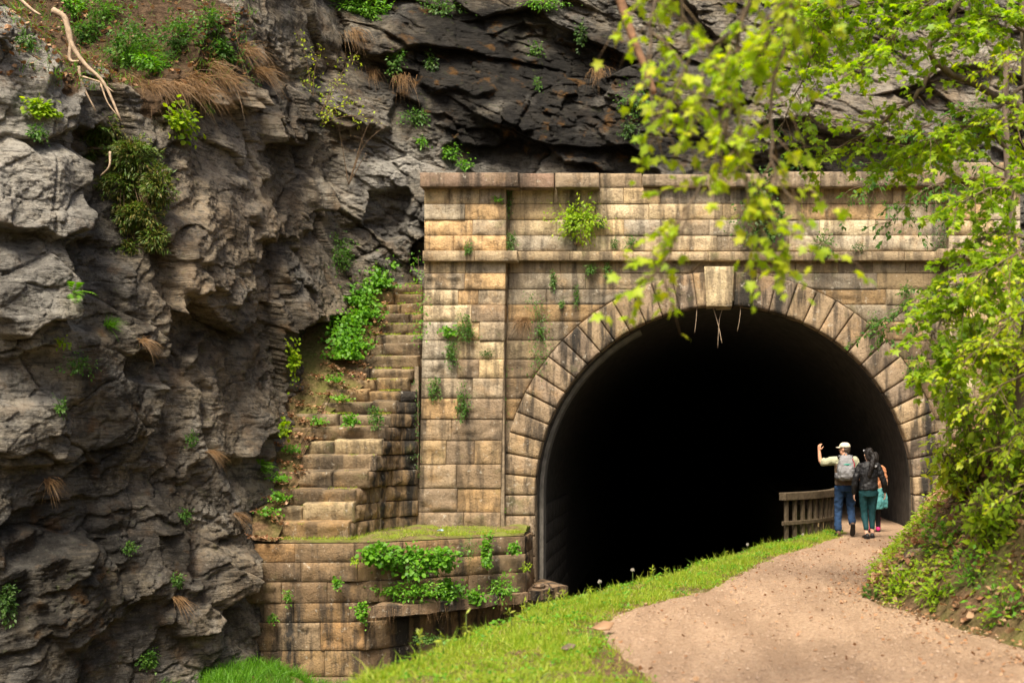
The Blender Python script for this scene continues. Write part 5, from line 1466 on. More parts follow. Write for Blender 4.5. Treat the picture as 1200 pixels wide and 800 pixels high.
for px_,py_,w,n,mat,lb in ((1078,600,0.5,200,'leaf_spring','leafy plant at the foot of the arch on the right'),(1105,640,0.5,200,'leaf_ivy','green plant beside the bank rock'),(1140,680,0.5,170,'leaf_ivy','bluish green plant low on the bank'),(1060,690,0.4,150,'leaf_spring','pale plant at the path corner of the bank'),(1100,700,0.4,140,'leaf_spring','pale weeds at the foot of the bank'),(1180,720,0.5,170,'leaf_ivy','green weeds at the lower right edge of the bank'),(1160,600,0.6,220,'leaf_spring','yellow green plant in the middle of the upper bank'),(1120,560,0.55,200,'leaf_spring','leafy plant above the fallen log'),(1020,702,0.22,80,'leaf_green','tiny green tuft jutting onto the path')):
    b = bank(px_,py_); clump('bank_plant',lb,'plant',b,(-0.4,-0.5,0.8),(w*0.6,w*0.45,w*0.6),int(n*1.0),0.07,mat,T_OV,None,0.0,6)
# leaning log and rock at the foot of the bank
pa, pb_ = bank(1075,600), bank(1112,520)
yy = pa.y-0.25
mb = MB(); ln = smooth_line([P(1072,606,yy),P(1080,588,yy-0.1),P(1086,565,yy-0.1),P(1104,540,yy),P(1128,518,yy+0.1)],5); k=len(ln)
mb.tube([p-ln[0] for p in ln],[0.17-0.06*i/(k-1)+0.02*random.uniform(-1,1) for i in range(k)],10)
o = mb.build('fallen_log',M['root'],None,True); o.location = ln[0]; tag(o,'weathered crooked log leaning on the bank beside the arch foot','log')
def boulder(name,label,loc,r,col,seed):
    bm = bmesh.new(); bmesh.ops.create_icosphere(bm,subdivisions=4,radius=1.0)
    for v in bm.verts:
        n = v.co.copy(); a = fbm(np.array([n.x*1.4+seed]),np.array([n.z*1.4+n.y]),seed,4)[0]; f1 = voro(np.array([n.x*1.3+seed]),np.array([n.z*1.5+n.y*0.8]),seed)[2][0][0]
        v.co = Vector((n.x*r[0],n.y*r[1],n.z*r[2]))*(0.85+0.25*a+0.22*f1)
    me = bpy.data.meshes.new(name); bm.to_mesh(me); bm.free()
    me.materials.append(M['sandstone_stained']); o = obj(name,me); o.location = loc; o.color = (*col,1); tag(o,label,'rock'); return o
b = bank(1072,648); boulder('boulder','tan rock half buried at the foot of the bank',b+Vector((0.10,0.15,-0.06)),(0.20,0.2,0.12),(0.38,0.29,0.2),4)
b = bank(1052,668); boulder('boulder','smaller rock at the path edge beside the tan one',b+Vector((0.05,0.05,-0.03)),(0.13,0.13,0.09),(0.36,0.27,0.19),8)
# broken stones at the tunnel end of the slab
for i,(px_,py_,r) in enumerate(((636,690,0.22),(648,697,0.16))):
    boulder('boulder',('larger','smaller')[i]+' loose stone lying on the slab at the tunnel mouth',P(px_,py_,-0.4+0.2*i),(r,r*0.8,r*0.55),(0.28,0.19,0.13),11+i)
# weeds standing up along the verge
def stalk(label, px, py, h, head, group=None, leaves=True):
    b = PG(px, py, 0.0); b.z = float(gz(b.x,b.y)); root = empty('verge_weed',b); tag(root,label,'weed',group)
    lean = Vector((random.uniform(-0.15,0.15)*h,random.uniform(-0.1,0.1)*h,h))
    mb = MB(); mb.tube([(0,0,0),lean*0.5+Vector((0.01,0,0)),lean],[0.004,0.003,0.002],5); mb.build('stem',M['stem'],root,True)
    if head == 'clock':
        m = 90; d = rdir(m); leafobj('seed_head',[blades(np.tile(np.array(list(lean)),(m,1)),d,0.030,0.006,0.0,2)],'seed_fluff',root)
    else:
        m = 16; leafobj('foliage',[inst(T_NR,np.array([list(lean*random.uniform(0.3,1)) for _ in range(m)]),rdir(m)+np.array([0,0,0.5]),rdir(m)+np.array([0,0,1.0]),RNG.uniform(0.03,0.08,m))],'grass_blade',root)
leaf_mat('seed_fluff',[(0.5,0.47,0.42),(0.6,0.56,0.5)],0.3)
VLIST = ((703,704,0.20,'clock'),(740,692,0.26,'clock'),(941,641,0.22,'clock'),(874,652,0.18,'clock'),(850,662,0.20,''),(822,668,0.16,''),(780,682,0.16,''),(765,684,0.20,''),(726,698,0.14,''),(618,730,0.22,''),(640,722,0.26,''),(600,742,0.24,''),(545,760,0.30,''),(490,785,0.34,''),(520,770,0.22,''),(660,716,0.20,''),(690,709,0.16,''),(893,648,0.2,''))
VPX = sorted((q[0],q[3]) for q in VLIST)
for i,(px_,py_,h,hd) in enumerate(VLIST):
    stalk(ORD[[q for q in VPX if q[1]==hd].index((px_,hd))]+(' fluffy seed head' if hd else ' thin green weed')+' from the left on the canal edge of the verge',px_,py_,h,hd,'seed heads along the verge' if hd else 'weeds along the canal edge of the verge')
# fallen leaf and bark on the verge
for nm,lb,px_,py_,sz,mt in (('fallen_leaf','pale tan dry leaf lying on the grass verge',693,742,0.22,'dead_leaf'),('bark_piece','dark brown bark piece lying on the verge below the tan leaf',657,766,0.13,'bark')):
    b = PG(px_,py_,0.03); o = leafobj(nm,[inst(T_DL,np.array([[0,0,0.03]]),np.array([[1,0.2,0.1]]),np.array([[0,-0.5,1.0]]),[sz])],'dead_leaf' if mt=='dead_leaf' else 'dry_grass'); o.location = (b.x,b.y,0.05)
    o.data.materials[0] = M[mt]; tag(o,lb,'leaf' if mt=='dead_leaf' else 'bark')
    sm = o.modifiers.new('thickness','SOLIDIFY'); sm.thickness = 0.012

# ------------------------------------------------------------------ wooden railing
t = NT('weathered_wood'); tc = t.n('TexCoord'); mp = t.n('Mapping'); mp.inputs['Scale'].default_value=(6,6,6); t.l(tc.outputs['Object'],mp.inputs[0])
nz = t.noise(mp.outputs[0],3,8,0.7); c = t.ramp(nz,[(0.3,(0.035,0.026,0.017)),(0.5,(0.08,0.06,0.038)),(0.7,(0.13,0.10,0.068))])
M['weathered_wood'] = t.done(t.bsdf(c,0.85,t.bump(nz,0.5,0.01),0.2))
RAIL = empty('wooden_railing',(1.85,-2.0,0)); tag(RAIL,'weathered wooden railing with balusters at the tunnel mouth','railing')
r0 = RAIL.location.copy()
rp = [Vector(p) for p in ((1.92,-2.0,0),(2.30,-1.62,0),(2.66,-1.12,0),(2.95,-0.5,0),(3.12,0.15,0))]
rl = smooth_line(rp,5)
def railbar(z0,z1,w,nm,pts):
    mb = MB(); V=[]
    n=len(pts)
    for i,p in enumerate(pts):
        tg=(pts[min(i+1,n-1)]-pts[max(i-1,0)]).normalized(); sd=Vector((tg.y,-tg.x,0)); p=p-r0
        V += [p+sd*w/2+Vector((0,0,z0)), p-sd*w/2+Vector((0,0,z0)), p-sd*w/2+Vector((0,0,z1)), p+sd*w/2+Vector((0,0,z1))]
    Fs=[(4*i+c,4*i+(c+1)%4,4*i+4+(c+1)%4,4*i+4+c) for i in range(n-1) for c in range(4)]+[(3,2,1,0),(4*n-4,4*n-3,4*n-2,4*n-1)]
    mb.add(V,Fs); o=mb.build(nm,M['weathered_wood'],RAIL); bv=o.modifiers.new('bevel','BEVEL'); bv.width=0.012; bv.segments=2; return o
pre=[rl[0]+(rl[0]-rl[1]).normalized()*0.10]+rl
railbar(0.69,0.835,0.16,'handrail',pre)
railbar(0.225,0.305,0.045,'middle_rail',[p+Vector((0,0,0)) for p in [q+Vector((-0.0,-0.05,0)) for q in pre]])
cum=[0]
for a,b in zip(rl[:-1],rl[1:]): cum.append(cum[-1]+(b-a).length)
d=0.02
while d < cum[-1]-0.03:
    i=max(1,int(np.searchsorted(cum,d))); f=(d-cum[i-1])/(cum[i]-cum[i-1]); p=rl[i-1].lerp(rl[i],f)
    mb=MB(); mb.box(-0.032,0.032,-0.028,0.028,-0.25,0.70); o=mb.build('baluster',M['weathered_wood'],RAIL); o.location=p-r0
    tg=(rl[i]-rl[i-1]); o.rotation_euler=(random.uniform(-0.02,0.02),random.uniform(-0.02,0.02),math.atan2(tg.y,tg.x))
    d+=0.235
# ------------------------------------------------------------------ people
simple('skin_tan',(0.46,0.24,0.15),0.55,18,0.10)
simple('skin_light',(0.55,0.33,0.24),0.55,18,0.10)
simple('hair_black',(0.012,0.010,0.010),0.45,40,0.4,stretch=(8,8,1),bump=0.4)
simple('hair_grey_brown',(0.07,0.05,0.035),0.6,40,0.4,bump=0.4)
simple('cap_beige',(0.60,0.52,0.40),0.85,30,0.12,bump=0.2)
simple('shirt_sage',(0.34,0.34,0.23),0.9,9,0.15,bump=0.35)
simple('vest_brown',(0.085,0.055,0.035),0.9,9,0.25,bump=0.35)
simple('denim',(0.013,0.036,0.09),0.9,10,0.30,bump=0.35)
simple('boot_brown',(0.09,0.05,0.03),0.7,14,0.3)
simple('pack_grey',(0.19,0.19,0.20),0.8,12,0.20,bump=0.35)
simple('pack_dark',(0.11,0.11,0.12),0.8,12,0.20)
simple('pack_teal',(0.02,0.20,0.15),0.7)
simple('pack_red',(0.42,0.03,0.04),0.6)
simple('jacket_black',(0.009,0.009,0.011),0.55,8,0.3,bump=0.4)
simple('patch_silver',(0.30,0.30,0.32),0.4)
simple('legging_teal',(0.004,0.040,0.048),0.75,10,0.2,bump=0.2)
simple('shoe_black',(0.014,0.014,0.016),0.5)
simple('top_peach',(0.40,0.17,0.08),0.85,14,0.35,bump=0.2)
simple('jacket_aqua',(0.07,0.24,0.25),0.8,8,0.2,bump=0.4)
simple('legging_dark',(0.02,0.018,0.022),0.8)
simple('boot_pink',(0.65,0.03,0.20),0.45)
simple('eye_dark',(0.02,0.015,0.012),0.2)
simple('lip',(0.35,0.13,0.10),0.5)
FOLD = bpy.data.textures.new('folds','CLOUDS'); FOLD.noise_scale = 0.075; FOLD.noise_depth = 1
class Body(MB):
    def loft(s, rings, n=20, pw=2.3):
        """rings: (centre, rx, ry) stacked; horizontal ellipses"""
        V=[]; Fs=[]
        for (c,rx,ry) in rings:
            for k in range(n):
                a=2*math.pi*k/n; ca,sa=math.cos(a),math.sin(a)
                V.append((c[0]+rx*math.copysign(abs(ca)**(2/pw),ca), c[1]+ry*math.copysign(abs(sa)**(2/pw),sa), c[2]))
        m=len(rings)
        for i in range(m-1):
            for k in range(n): Fs.append((i*n+k,i*n+(k+1)%n,(i+1)*n+(k+1)%n,(i+1)*n+k))
        Fs += [tuple(range(n-1,-1,-1)), tuple((m-1)*n+k for k in range(n))]
        s.add(V,Fs)
    def ell(s, c, r, rot=None, nu=16, nv=10):
        V=[]; c=Vector(c)
        for j in range(nv+1):
            t_=math.pi*j/nv
            for i in range(nu):
                a=2*math.pi*i/nu; p=Vector((r[0]*math.sin(t_)*math.cos(a),r[1]*math.sin(t_)*math.sin(a),r[2]*math.cos(t_)))
                if rot is not None: p=rot@p
                V.append(c+p)
        Fs=[(j*nu+i,(j+1)*nu+i,(j+1)*nu+(i+1)%nu,j*nu+(i+1)%nu) for j in range(nv) for i in range(nu)]
        s.add(V,Fs)
    def limb(s, pts, rad, n=12):
        """rounded tube through joints with smooth taper"""
        q=smooth_line(pts,4); m=len(q); r=np.interp(np.linspace(0,len(rad)-1,m),range(len(rad)),rad)
        q=[q[0]+(q[0]-q[1]).normalized()*r[0]*0.7]+q+[q[-1]+(q[-1]-q[-2]).normalized()*r[-1]*0.7]
        r=[r[0]*0.5]+list(r)+[r[-1]*0.5]
        s.tube(q,r,n)
    def hand(s, wrist, d, nrm, thumb, curl=0.5, k=1.0):
        """palm and five fingers; d pointing to the fingertips, nrm out of the palm, thumb = side of the thumb"""
        w=Vector(wrist); d=Vector(d).normalized(); nrm=Vector(nrm); nrm=(nrm-d*nrm.dot(d)).normalized(); sd=d.cross(nrm).normalized()
        if sd.dot(Vector(thumb))<0: sd=-sd
        for o_ in (-0.026,-0.009,0.009,0.026):
            s.limb([w+sd*o_*0.6*k, w+d*0.045*k+sd*o_*k, w+d*0.088*k+sd*o_*1.05*k],[0.015*k,0.014*k,0.011*k],8)
        for o_,ln in ((0.030,0.068),(0.010,0.078),(-0.011,0.072),(-0.031,0.056)):
            b=w+d*0.088*k+sd*o_*k; p=[b]; dd=d.copy()
            for j in range(3):
                a=curl*(0.55+0.35*j); dd=(dd*math.cos(a)+nrm*math.sin(a)).normalized(); p.append(p[-1]+dd*ln*k*(0.42,0.33,0.25)[j])
            s.limb(p,[0.0095*k,0.009*k,0.0085*k,0.0075*k],8)
        b=w+d*0.025*k+sd*0.026*k
        s.limb([b,b+(d*0.6+sd*0.8+nrm*0.2)*0.038*k,b+(d*0.85+sd*0.75+nrm*0.45)*0.070*k],[0.013*k,0.0115*k,0.009*k],8)
    def head(s, c, yaw, k=1.0):
        R=Matrix.Rotation(yaw,3,'Z'); c=Vector(c); T=lambda x,y,z: c+R@Vector((x,y,z))*k
        s.ell(T(0,-0.005,0.02),(0.075*k,0.095*k,0.098*k),R); s.ell(T(0,0.03,-0.055),(0.058*k,0.062*k,0.065*k),R)
        s.ell(T(0,0.1,-0.012),(0.012*k,0.02*k,0.022*k),R,8,6)
        for q in (-1,1): s.ell(T(q*0.078,0.0,-0.01),(0.011*k,0.022*k,0.032*k),R,8,6)
def remesh(o, vox, it=4):
    m=o.modifiers.new('merge','REMESH'); m.mode='VOXEL'; m.voxel_size=vox; m.use_smooth_shade=True
    s=o.modifiers.new('soften','SMOOTH'); s.factor=0.5; s.iterations=it
    if o.name.split('.')[0] in ('shirt','vest','jeans','jacket','leggings','tied_jacket','top','hair','pack_body','front_pocket'):
        dm=o.modifiers.new('folds','DISPLACE'); dm.texture=FOLD; dm.strength=0.030 if 'legg' not in o.name else 0.012; dm.mid_level=0.5
    return o
def face(root, c, yaw, k=1.0):
    R=Matrix.Rotation(yaw,3,'Z'); c=Vector(c)
    for q in (-1,1):
        b=Body(); b.ell((0,0,0),(0.013*k,0.008*k,0.009*k),None,10,6); o=b.build('eye',M['eye_dark'],root,True); o.location=c+R@Vector((q*0.032,0.083,0.008))*k; o.rotation_euler=(0,0,yaw)
    b=Body(); b.ell((0,0,0),(0.024*k,0.008*k,0.007*k),None,10,6); o=b.build('mouth',M['lip'],root,True); o.location=c+R@Vector((0,0.083,-0.058))*k; o.rotation_euler=(0,0,yaw)
def shoe(root, ankle, toe_dir, mat, L=0.27, h=0.10, pitch=0.0, name='shoe'):
    b=Body(); a=Vector(ankle); d=Vector(toe_dir).normalized(); 
    up=Vector((0,0,1)); up=(up-d*up.dot(d)).normalized(); sd=d.cross(up)
    base=a-up*(h*0.72)
    prof=[(-0.30,0.030,0.062),(-0.24,0.036,0.085),(-0.10,0.039,0.095),(0.10,0.040,0.075),(0.30,0.046,0.055),(0.50,0.044,0.044),(0.63,0.034,0.034),(0.70,0.015,0.02)]
    V=[]; n=12
    for f,w,hh in prof:
        for k in range(n):
            an=2*math.pi*k/n; z=max(-0.1,math.sin(an)); V.append(base+d*f*L+sd*w*math.cos(an)+up*(hh*0.5+hh*0.5*math.sin(an)))
    Fs=[(i*n+k,i*n+(k+1)%n,(i+1)*n+(k+1)%n,(i+1)*n+k) for i in range(len(prof)-1) for k in range(n)]+[tuple(range(n-1,-1,-1)),tuple((len(prof)-1)*n+k for k in range(n))]
    b.add(V,Fs); o=b.build(name,mat,root,True)
    s=Body(); V=[]
    for f,w,hh in prof:
        V += [base+d*f*L+sd*(w+0.004)-up*0.012, base+d*f*L-sd*(w+0.004)-up*0.012, base+d*f*L-sd*(w+0.004)+up*0.012, base+d*f*L+sd*(w+0.004)+up*0.012]
    Fs=[(4*i+c,4*i+(c+1)%4,4*i+4+(c+1)%4,4*i+4+c) for i in range(len(prof)-1) for c in range(4)]+[(3,2,1,0),(4*len(prof)-4,4*len(prof)-3,4*len(prof)-2,4*len(prof)-1)]
    s.add(V,Fs); s.build('sole',M['shoe_black'],o)
    return o

# ---- man: cap, grey pack, left arm raised
def person_man(loc):
    r=empty('person',loc); tag(r,'man in beige cap, brown vest and jeans raising his left arm','person')
    hipL,kneeL,ankL=(-0.095,0,0.93),(-0.115,0.05,0.50),(-0.13,-0.02,0.095)
    hipR,kneeR,ankR=(0.095,0,0.93),(0.125,0.10,0.50),(0.12,-0.20,0.22)
    shL,elL,wrL=(-0.19,0.0,1.42),(-0.43,0.04,1.385),(-0.47,0.10,1.60)
    shR,elR,wrR=(0.19,0,1.42),(0.27,-0.01,1.13),(0.20,0.20,1.02)
    H=(0.0,0.035,1.635); yaw=math.radians(62)
    b=Body()
    b.loft([((0,0,0.86),0.13,0.10),((0,0,1.0),0.145,0.105),((0,0,1.2),0.155,0.11),((0,0,1.36),0.175,0.115),((0,0,1.44),0.15,0.09),((0,0,1.48),0.07,0.06)])
    b.limb([(0,0,1.42),(0,0.012,1.50),(0,0.03,1.58)],[0.075,0.058,0.055])
    b.head(H,yaw)
    b.limb([hipL,kneeL,ankL],[0.085,0.055,0.04]); b.limb([hipR,kneeR,ankR],[0.085,0.055,0.04])
    b.limb([shL,elL,wrL],[0.055,0.043,0.029]); b.limb([shR,elR,wrR],[0.055,0.043,0.029])
    b.hand(wrL,(0.02,0.05,1),(0.6,0.5,0.1),(1,0.2,0),0.75); b.hand(wrR,(-0.2,1,0.1),(-1,0,-0.2),(0,0,1),0.6)
    remesh(b.build('body',M['skin_tan'],r,True),0.0075,3)
    face(r,H,yaw)
    c=Body(); c.loft([((0,0,0.97),0.175,0.13),((0,0,1.1),0.175,0.13),((0,0,1.25),0.185,0.135),((0,0,1.38),0.20,0.13),((0,0,1.45),0.155,0.10),((0,0,1.49),0.085,0.075)])
    e=Vector(elL)+(Vector(elL)-Vector(shL)).normalized()*0.0
    c.limb([(-0.15,0,1.42),shL,Vector(shL).lerp(Vector(elL),0.55),Vector(shL).lerp(Vector(elL),0.9)],[0.085,0.082,0.078,0.080]); c.limb([(0.15,0,1.42),shR,Vector(shR).lerp(Vector(elR),0.9)],[0.085,0.08,0.072])
    remesh(c.build('shirt',M['shirt_sage'],r,True),0.011)
    c=Body(); c.loft([((0,0,0.965),0.19,0.145),((0,0,1.05),0.188,0.145),((0,0,1.2),0.192,0.147),((0,0,1.34),0.205,0.145),((0,0,1.43),0.165,0.115),((0,0,1.475),0.10,0.085)])
    remesh(c.build('vest',M['vest_brown'],r,True),0.011)
    c=Body(); c.loft([((0,0,0.84),0.165,0.12),((0,0,0.92),0.175,0.135),((0,0,1.0),0.165,0.125)])
    c.limb([hipL,kneeL,(-0.13,-0.015,0.13)],[0.105,0.078,0.068]); c.limb([hipR,kneeR,(0.12,-0.165,0.26)],[0.105,0.078,0.066])
    remesh(c.build('jeans',M['denim'],r,True),0.011)
    shoe(r,ankL,(-0.12,1,0.0),M['boot_brown']); shoe(r,ankR,(0.02,0.55,-0.83),M['boot_brown'])
    h=Body(); R=Matrix.Rotation(yaw,3,'Z'); hc=Vector(H)
    h.ell(hc+R@Vector((0,-0.03,-0.005)),(0.078,0.082,0.085),R); remesh(h.build('hair',M['hair_grey_brown'],r,True),0.009)
    c=Body(); n=18; V=[]
    for j in range(7):
        t_=j/6*math.pi/2
        for k in range(n):
            a=2*math.pi*k/n; V.append(hc+R@Vector((0.092*math.cos(t_)**0.7*math.cos(a),-0.004+0.112*math.cos(t_)**0.7*math.sin(a),0.035+0.095*math.sin(t_))))
    Fs=[(j*n+k,j*n+(k+1)%n,(j+1)*n+(k+1)%n,(j+1)*n+k) for j in range(6) for k in range(n)]+[tuple(range(n-1,-1,-1))]
    c.add(V,Fs); cap=c.build('cap',M['cap_beige'],r,True)
    c=Body(); V=[]
    for j in range(2):
        for i in range(9):
            a=math.radians(-62+124*i/8); V.append(hc+R@Vector((0.088*math.sin(a),0.10*math.cos(a),0.045-0.008*j)))
        for i in range(9):
            a=math.radians(-62+124*i/8); V.append(hc+R@Vector((0.080*math.sin(a),0.10*math.cos(a)+0.075*math.cos(a*1.1),0.028-0.008*j+0.012*math.cos(a*1.4))))
    Fs=[]
    for i in range(8): Fs += [(i,i+1,10+i,9+i),(18+i,27+i,28+i,19+i),(9+i,10+i,28+i,27+i),(i,18+i,19+i,i+1)]
    Fs += [(0,9,27,18),(8,26,35,17)]
    c.add(V,Fs); c.build('brim',M['cap_beige'],cap,True)
    return r
MAN=person_man(PG(990,628.5)+Vector((0.0,0,0.005)))
# backpack on his back
bp=empty('backpack',MAN.location+Vector((0.0,-0.15,1.0))); tag(bp,'grey hiking backpack worn by the man in the cap','backpack')
b=Body(); b.loft([((0,-0.06,0.06),0.13,0.07),((0,-0.08,0.10),0.165,0.095),((0,-0.09,0.25),0.17,0.115),((0,-0.08,0.40),0.155,0.10),((0,-0.06,0.49),0.12,0.075),((0,-0.04,0.53),0.07,0.04)],20,3.0)
remesh(b.build('pack_body',M['pack_grey'],bp,True),0.012,3)
b=Body(); b.loft([((0,-0.17,0.09),0.09,0.035),((0,-0.185,0.13),0.12,0.05),((0,-0.19,0.24),0.12,0.055),((0,-0.185,0.31),0.105,0.04)],16,3.0); remesh(b.build('front_pocket',M['pack_grey'],bp,True),0.010,3)
b=Body(); b.ell((0,0,0),(0.085,0.02,0.020)); o=b.build('logo_band',M['pack_teal'],bp,True); o.location=(0.0,-0.178,0.355)
b=Body(); b.limb([(0.10,-0.17,0.46),(0.135,-0.16,0.38),(0.13,-0.17,0.30)],[0.008,0.008,0.008],6); b.build('cord',M['pack_red'],bp,True)
for q in (-1,1):
    b=Body(); b.limb([(q*0.09,-0.02,0.50),(q*0.125,0.06,0.50),(q*0.13,0.26,0.40),(q*0.15,0.29,0.25),(q*0.17,0.15,0.12),(q*0.16,-0.02,0.10)],[0.022]*6,8); b.build('shoulder_strap',M['pack_dark'],bp,True)
    b=Body(); b.loft([((q*0.165,-0.05,0.08),0.03,0.05),((q*0.175,-0.05,0.2),0.035,0.055)],12,2.5); b.build('side_pocket',M['pack_dark'],bp,True)
b=Body(); b.limb([(-0.04,-0.03,0.52),(0,-0.03,0.57),(0.04,-0.03,0.52)],[0.009]*3,6); b.build('handle',M['pack_dark'],bp,True)
for z_ in (0.20,0.33):
    b=Body(); b.limb([(-0.165,-0.12,z_),(0,-0.235+0.05*(z_>0.3),z_+0.01),(0.165,-0.12,z_)],[0.007]*3,6); b.build('compression_strap',M['pack_dark'],bp,True)

# ---- woman: black jacket, teal leggings, long dark hair
def person_woman(loc):
    r=empty('person',loc,math.radians(3)); tag(r,'woman in black jacket and teal leggings with long dark ponytail','person')
    hipL,kneeL,ankL=(-0.09,0,0.86),(-0.075,0.05,0.48),(-0.05,-0.07,0.085)
    hipR,kneeR,ankR=(0.09,0,0.86),(0.075,0.06,0.47),(0.075,0.04,0.085)
    shL,elL,wrL=(-0.165,0,1.33),(-0.255,-0.02,1.06),(-0.265,0.05,0.83)
    shR,elR,wrR=(0.165,0,1.33),(0.265,-0.02,1.07),(0.315,0.06,0.85)
    H=(0.0,0.03,1.545); yaw=math.radians(12)
    b=Body()
    b.loft([((0,0,0.80),0.125,0.10),((0,0,0.9),0.145,0.11),((0,0,1.05),0.115,0.09),((0,0,1.22),0.135,0.10),((0,0,1.33),0.14,0.085),((0,0,1.38),0.06,0.05)])
    b.limb([(0,0,1.34),(0,0.012,1.41),(0,0.025,1.48)],[0.065,0.048,0.046]); b.head(H,yaw,0.95)
    b.limb([hipL,kneeL,ankL],[0.085,0.052,0.034]); b.limb([hipR,kneeR,ankR],[0.085,0.052,0.034])
    b.limb([shL,elL,wrL],[0.046,0.036,0.025]); b.limb([shR,elR,wrR],[0.046,0.036,0.025])
    b.hand(wrL,(0.02,0.15,-1),(1,0.1,0),(0,1,0),0.45,0.92); b.hand(wrR,(0.05,0.2,-1),(-1,0.1,0),(0,1,0),0.45,0.92)
    remesh(b.build('body',M['skin_light'],r,True),0.0075,3); face(r,H,yaw,0.95)
    c=Body(); c.loft([((0,0,0.78),0.15,0.125),((0,0,0.90),0.165,0.135),((0,0,0.99),0.135,0.11)])
    c.limb([hipL,kneeL,(-0.055,-0.055,0.19)],[0.098,0.066,0.047]); c.limb([hipR,kneeR,(0.075,0.045,0.19)],[0.098,0.066,0.047])
    remesh(c.build('leggings',M['legging_teal'],r,True),0.010)
    c=Body(); c.loft([((0,0,0.90),0.175,0.145),((0,0,0.96),0.172,0.142),((0,0,1.06),0.16,0.125),((0,0,1.2),0.172,0.13),((0,0,1.32),0.175,0.115),((0,0,1.385),0.10,0.08),((0,0,1.42),0.075,0.068)])
    c.limb([(-0.12,0,1.33),shL,elL,Vector(wrL)+Vector((0,0,0.01))],[0.07,0.068,0.058,0.046]); c.limb([(0.12,0,1.33),shR,elR,Vector(wrR)+Vector((0,0,0.01))],[0.07,0.068,0.058,0.046])
    j=remesh(c.build('jacket',M['jacket_black'],r,True),0.011)
    c=Body(); c.ell((0,0,0),(0.04,0.012,0.028)); o=c.build('shoulder_patch',M['patch_silver'],r,True); o.location=(0.095,-0.112,1.335); o.rotation_euler=(-0.35,0,0.25)
    R=Matrix.Rotation(yaw,3,'Z'); hc=Vector(H)
    c=Body(); c.ell(hc+R@Vector((0,-0.016,0.03)),(0.086,0.102,0.100),R); c.ell(hc+R@Vector((0,-0.055,-0.04)),(0.07,0.06,0.08),R)
    c.ell(hc+Vector((0.03,-0.10,0.03)),(0.05,0.05,0.05))
    c.limb([hc+Vector((0.03,-0.11,0.03)),hc+Vector((0.06,-0.135,-0.07)),hc+Vector((0.03,-0.165,-0.22)),hc+Vector((-0.01,-0.155,-0.36)),hc+Vector((-0.01,-0.15,-0.42))],[0.045,0.052,0.055,0.04,0.015],10)
    remesh(c.build('hair',M['hair_black'],r,True),0.010,3)
    shoe(r,ankL,(-0.18,1,0),M['shoe_black'],0.245,0.09); shoe(r,ankR,(0.2,1,0),M['shoe_black'],0.245,0.09)
    # sunglasses pushed up on the hair
    g=Body(); g.limb([hc+Vector((-0.085,0.0,0.06)),hc+Vector((-0.07,0.085,0.075)),hc+Vector((0,0.105,0.08)),hc+Vector((0.07,0.085,0.075)),hc+Vector((0.085,0.0,0.06))],[0.006,0.012,0.007,0.012,0.006],6); g.build('sunglasses',M['patch_silver'],r,True)
    return r
WOMAN=person_woman(PG(1018,631.5)+Vector((0,0,0.005)))

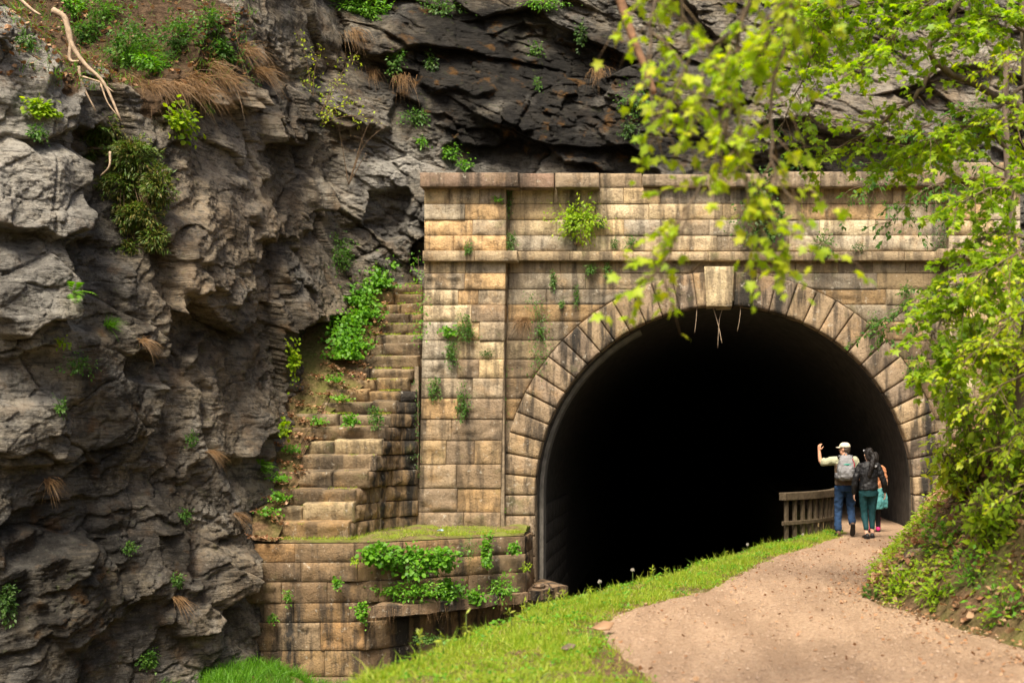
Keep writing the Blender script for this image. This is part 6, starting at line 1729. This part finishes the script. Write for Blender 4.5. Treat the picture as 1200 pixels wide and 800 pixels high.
# ---- third walker, half hidden
def person_third(loc):
    r=empty('person',loc,math.radians(-4)); tag(r,'walker in peach top and pink boots half hidden behind the woman','person')
    hipL,kneeL,ankL=(-0.08,0,0.80),(-0.07,0.05,0.44),(-0.06,-0.04,0.09)
    hipR,kneeR,ankR=(0.08,0,0.80),(0.075,0.09,0.45),(0.08,0.12,0.09)
    shL,elL,wrL=(-0.15,0,1.25),(-0.22,0,1.0),(-0.22,0.08,0.80)
    shR,elR,wrR=(0.15,0,1.25),(0.225,0.0,1.0),(0.20,0.05,0.76)
    H=(0.0,0.03,1.45)
    b=Body()
    b.loft([((0,0,0.74),0.115,0.09),((0,0,0.84),0.13,0.10),((0,0,1.0),0.105,0.085),((0,0,1.15),0.12,0.09),((0,0,1.25),0.125,0.08),((0,0,1.30),0.055,0.05)])
    b.limb([(0,0,1.26),(0,0.012,1.33),(0,0.025,1.39)],[0.06,0.044,0.043]); b.head(H,0,0.92)
    b.limb([hipL,kneeL,ankL],[0.078,0.048,0.033]); b.limb([hipR,kneeR,ankR],[0.078,0.048,0.033])
    b.limb([shL,elL,wrL],[0.042,0.034,0.024]); b.limb([shR,elR,wrR],[0.042,0.034,0.024])
    b.hand(wrL,(0.02,0.15,-1),(1,0.1,0),(0,1,0),0.45,0.88); b.hand(wrR,(0.0,0.1,-1),(-1,0.1,0),(0,1,0),0.5,0.88)
    remesh(b.build('body',M['skin_tan'],r,True),0.0075,3); face(r,H,0,0.92)
    c=Body(); c.loft([((0,0,0.84),0.15,0.12),((0,0,1.0),0.14,0.11),((0,0,1.15),0.15,0.115),((0,0,1.25),0.155,0.10),((0,0,1.31),0.08,0.065)])
    for q,s_,e_ in ((-1,shL,elL),(1,shR,elR)): c.limb([(q*0.1,0,1.25),s_,Vector(s_).lerp(Vector(e_),0.75)],[0.06,0.06,0.055])
    remesh(c.build('top',M['top_peach'],r,True),0.010)
    c=Body(); c.loft([((0,0,0.70),0.13,0.105),((0,0,0.80),0.15,0.12),((0,0,0.88),0.135,0.11)]); c.limb([hipL,kneeL,ankL],[0.09,0.06,0.045]); c.limb([hipR,kneeR,ankR],[0.09,0.06,0.045])
    remesh(c.build('leggings',M['legging_dark'],r,True),0.010)
    c=Body(); c.loft([((0.05,-0.02,0.46),0.12,0.12),((0.03,-0.02,0.60),0.15,0.13),((0,0,0.78),0.165,0.135),((0,0,0.87),0.155,0.125)],20,2.3)
    c.limb([(0.15,-0.08,0.85),(0.20,-0.10,0.70),(0.215,-0.08,0.50)],[0.045,0.05,0.04]); remesh(c.build('tied_jacket',M['jacket_aqua'],r,True),0.011)
    c=Body(); hc=Vector(H); c.ell(hc+Vector((0,-0.016,0.03)),(0.083,0.098,0.097)); c.ell(hc+Vector((0,-0.06,-0.06)),(0.075,0.055,0.11)); remesh(c.build('hair',M['hair_black'],r,True),0.010,3)
    for a,d in ((ankL,(-0.1,1,0)),(ankR,(0.1,1,0))):
        o=shoe(r,a,d,M['boot_pink'],0.23,0.095,name='boot')
        c=Body(); av=Vector(a); c.limb([av+Vector((0,0,-0.02)),av+Vector((0,0.01,0.10)),av+Vector((0,0.02,0.19))],[0.048,0.050,0.055],12); c.build('shaft',M['boot_pink'],o,True)
    return r
THIRD=person_third(PG(1029,628)+Vector((0.06,0.85,0.005)))
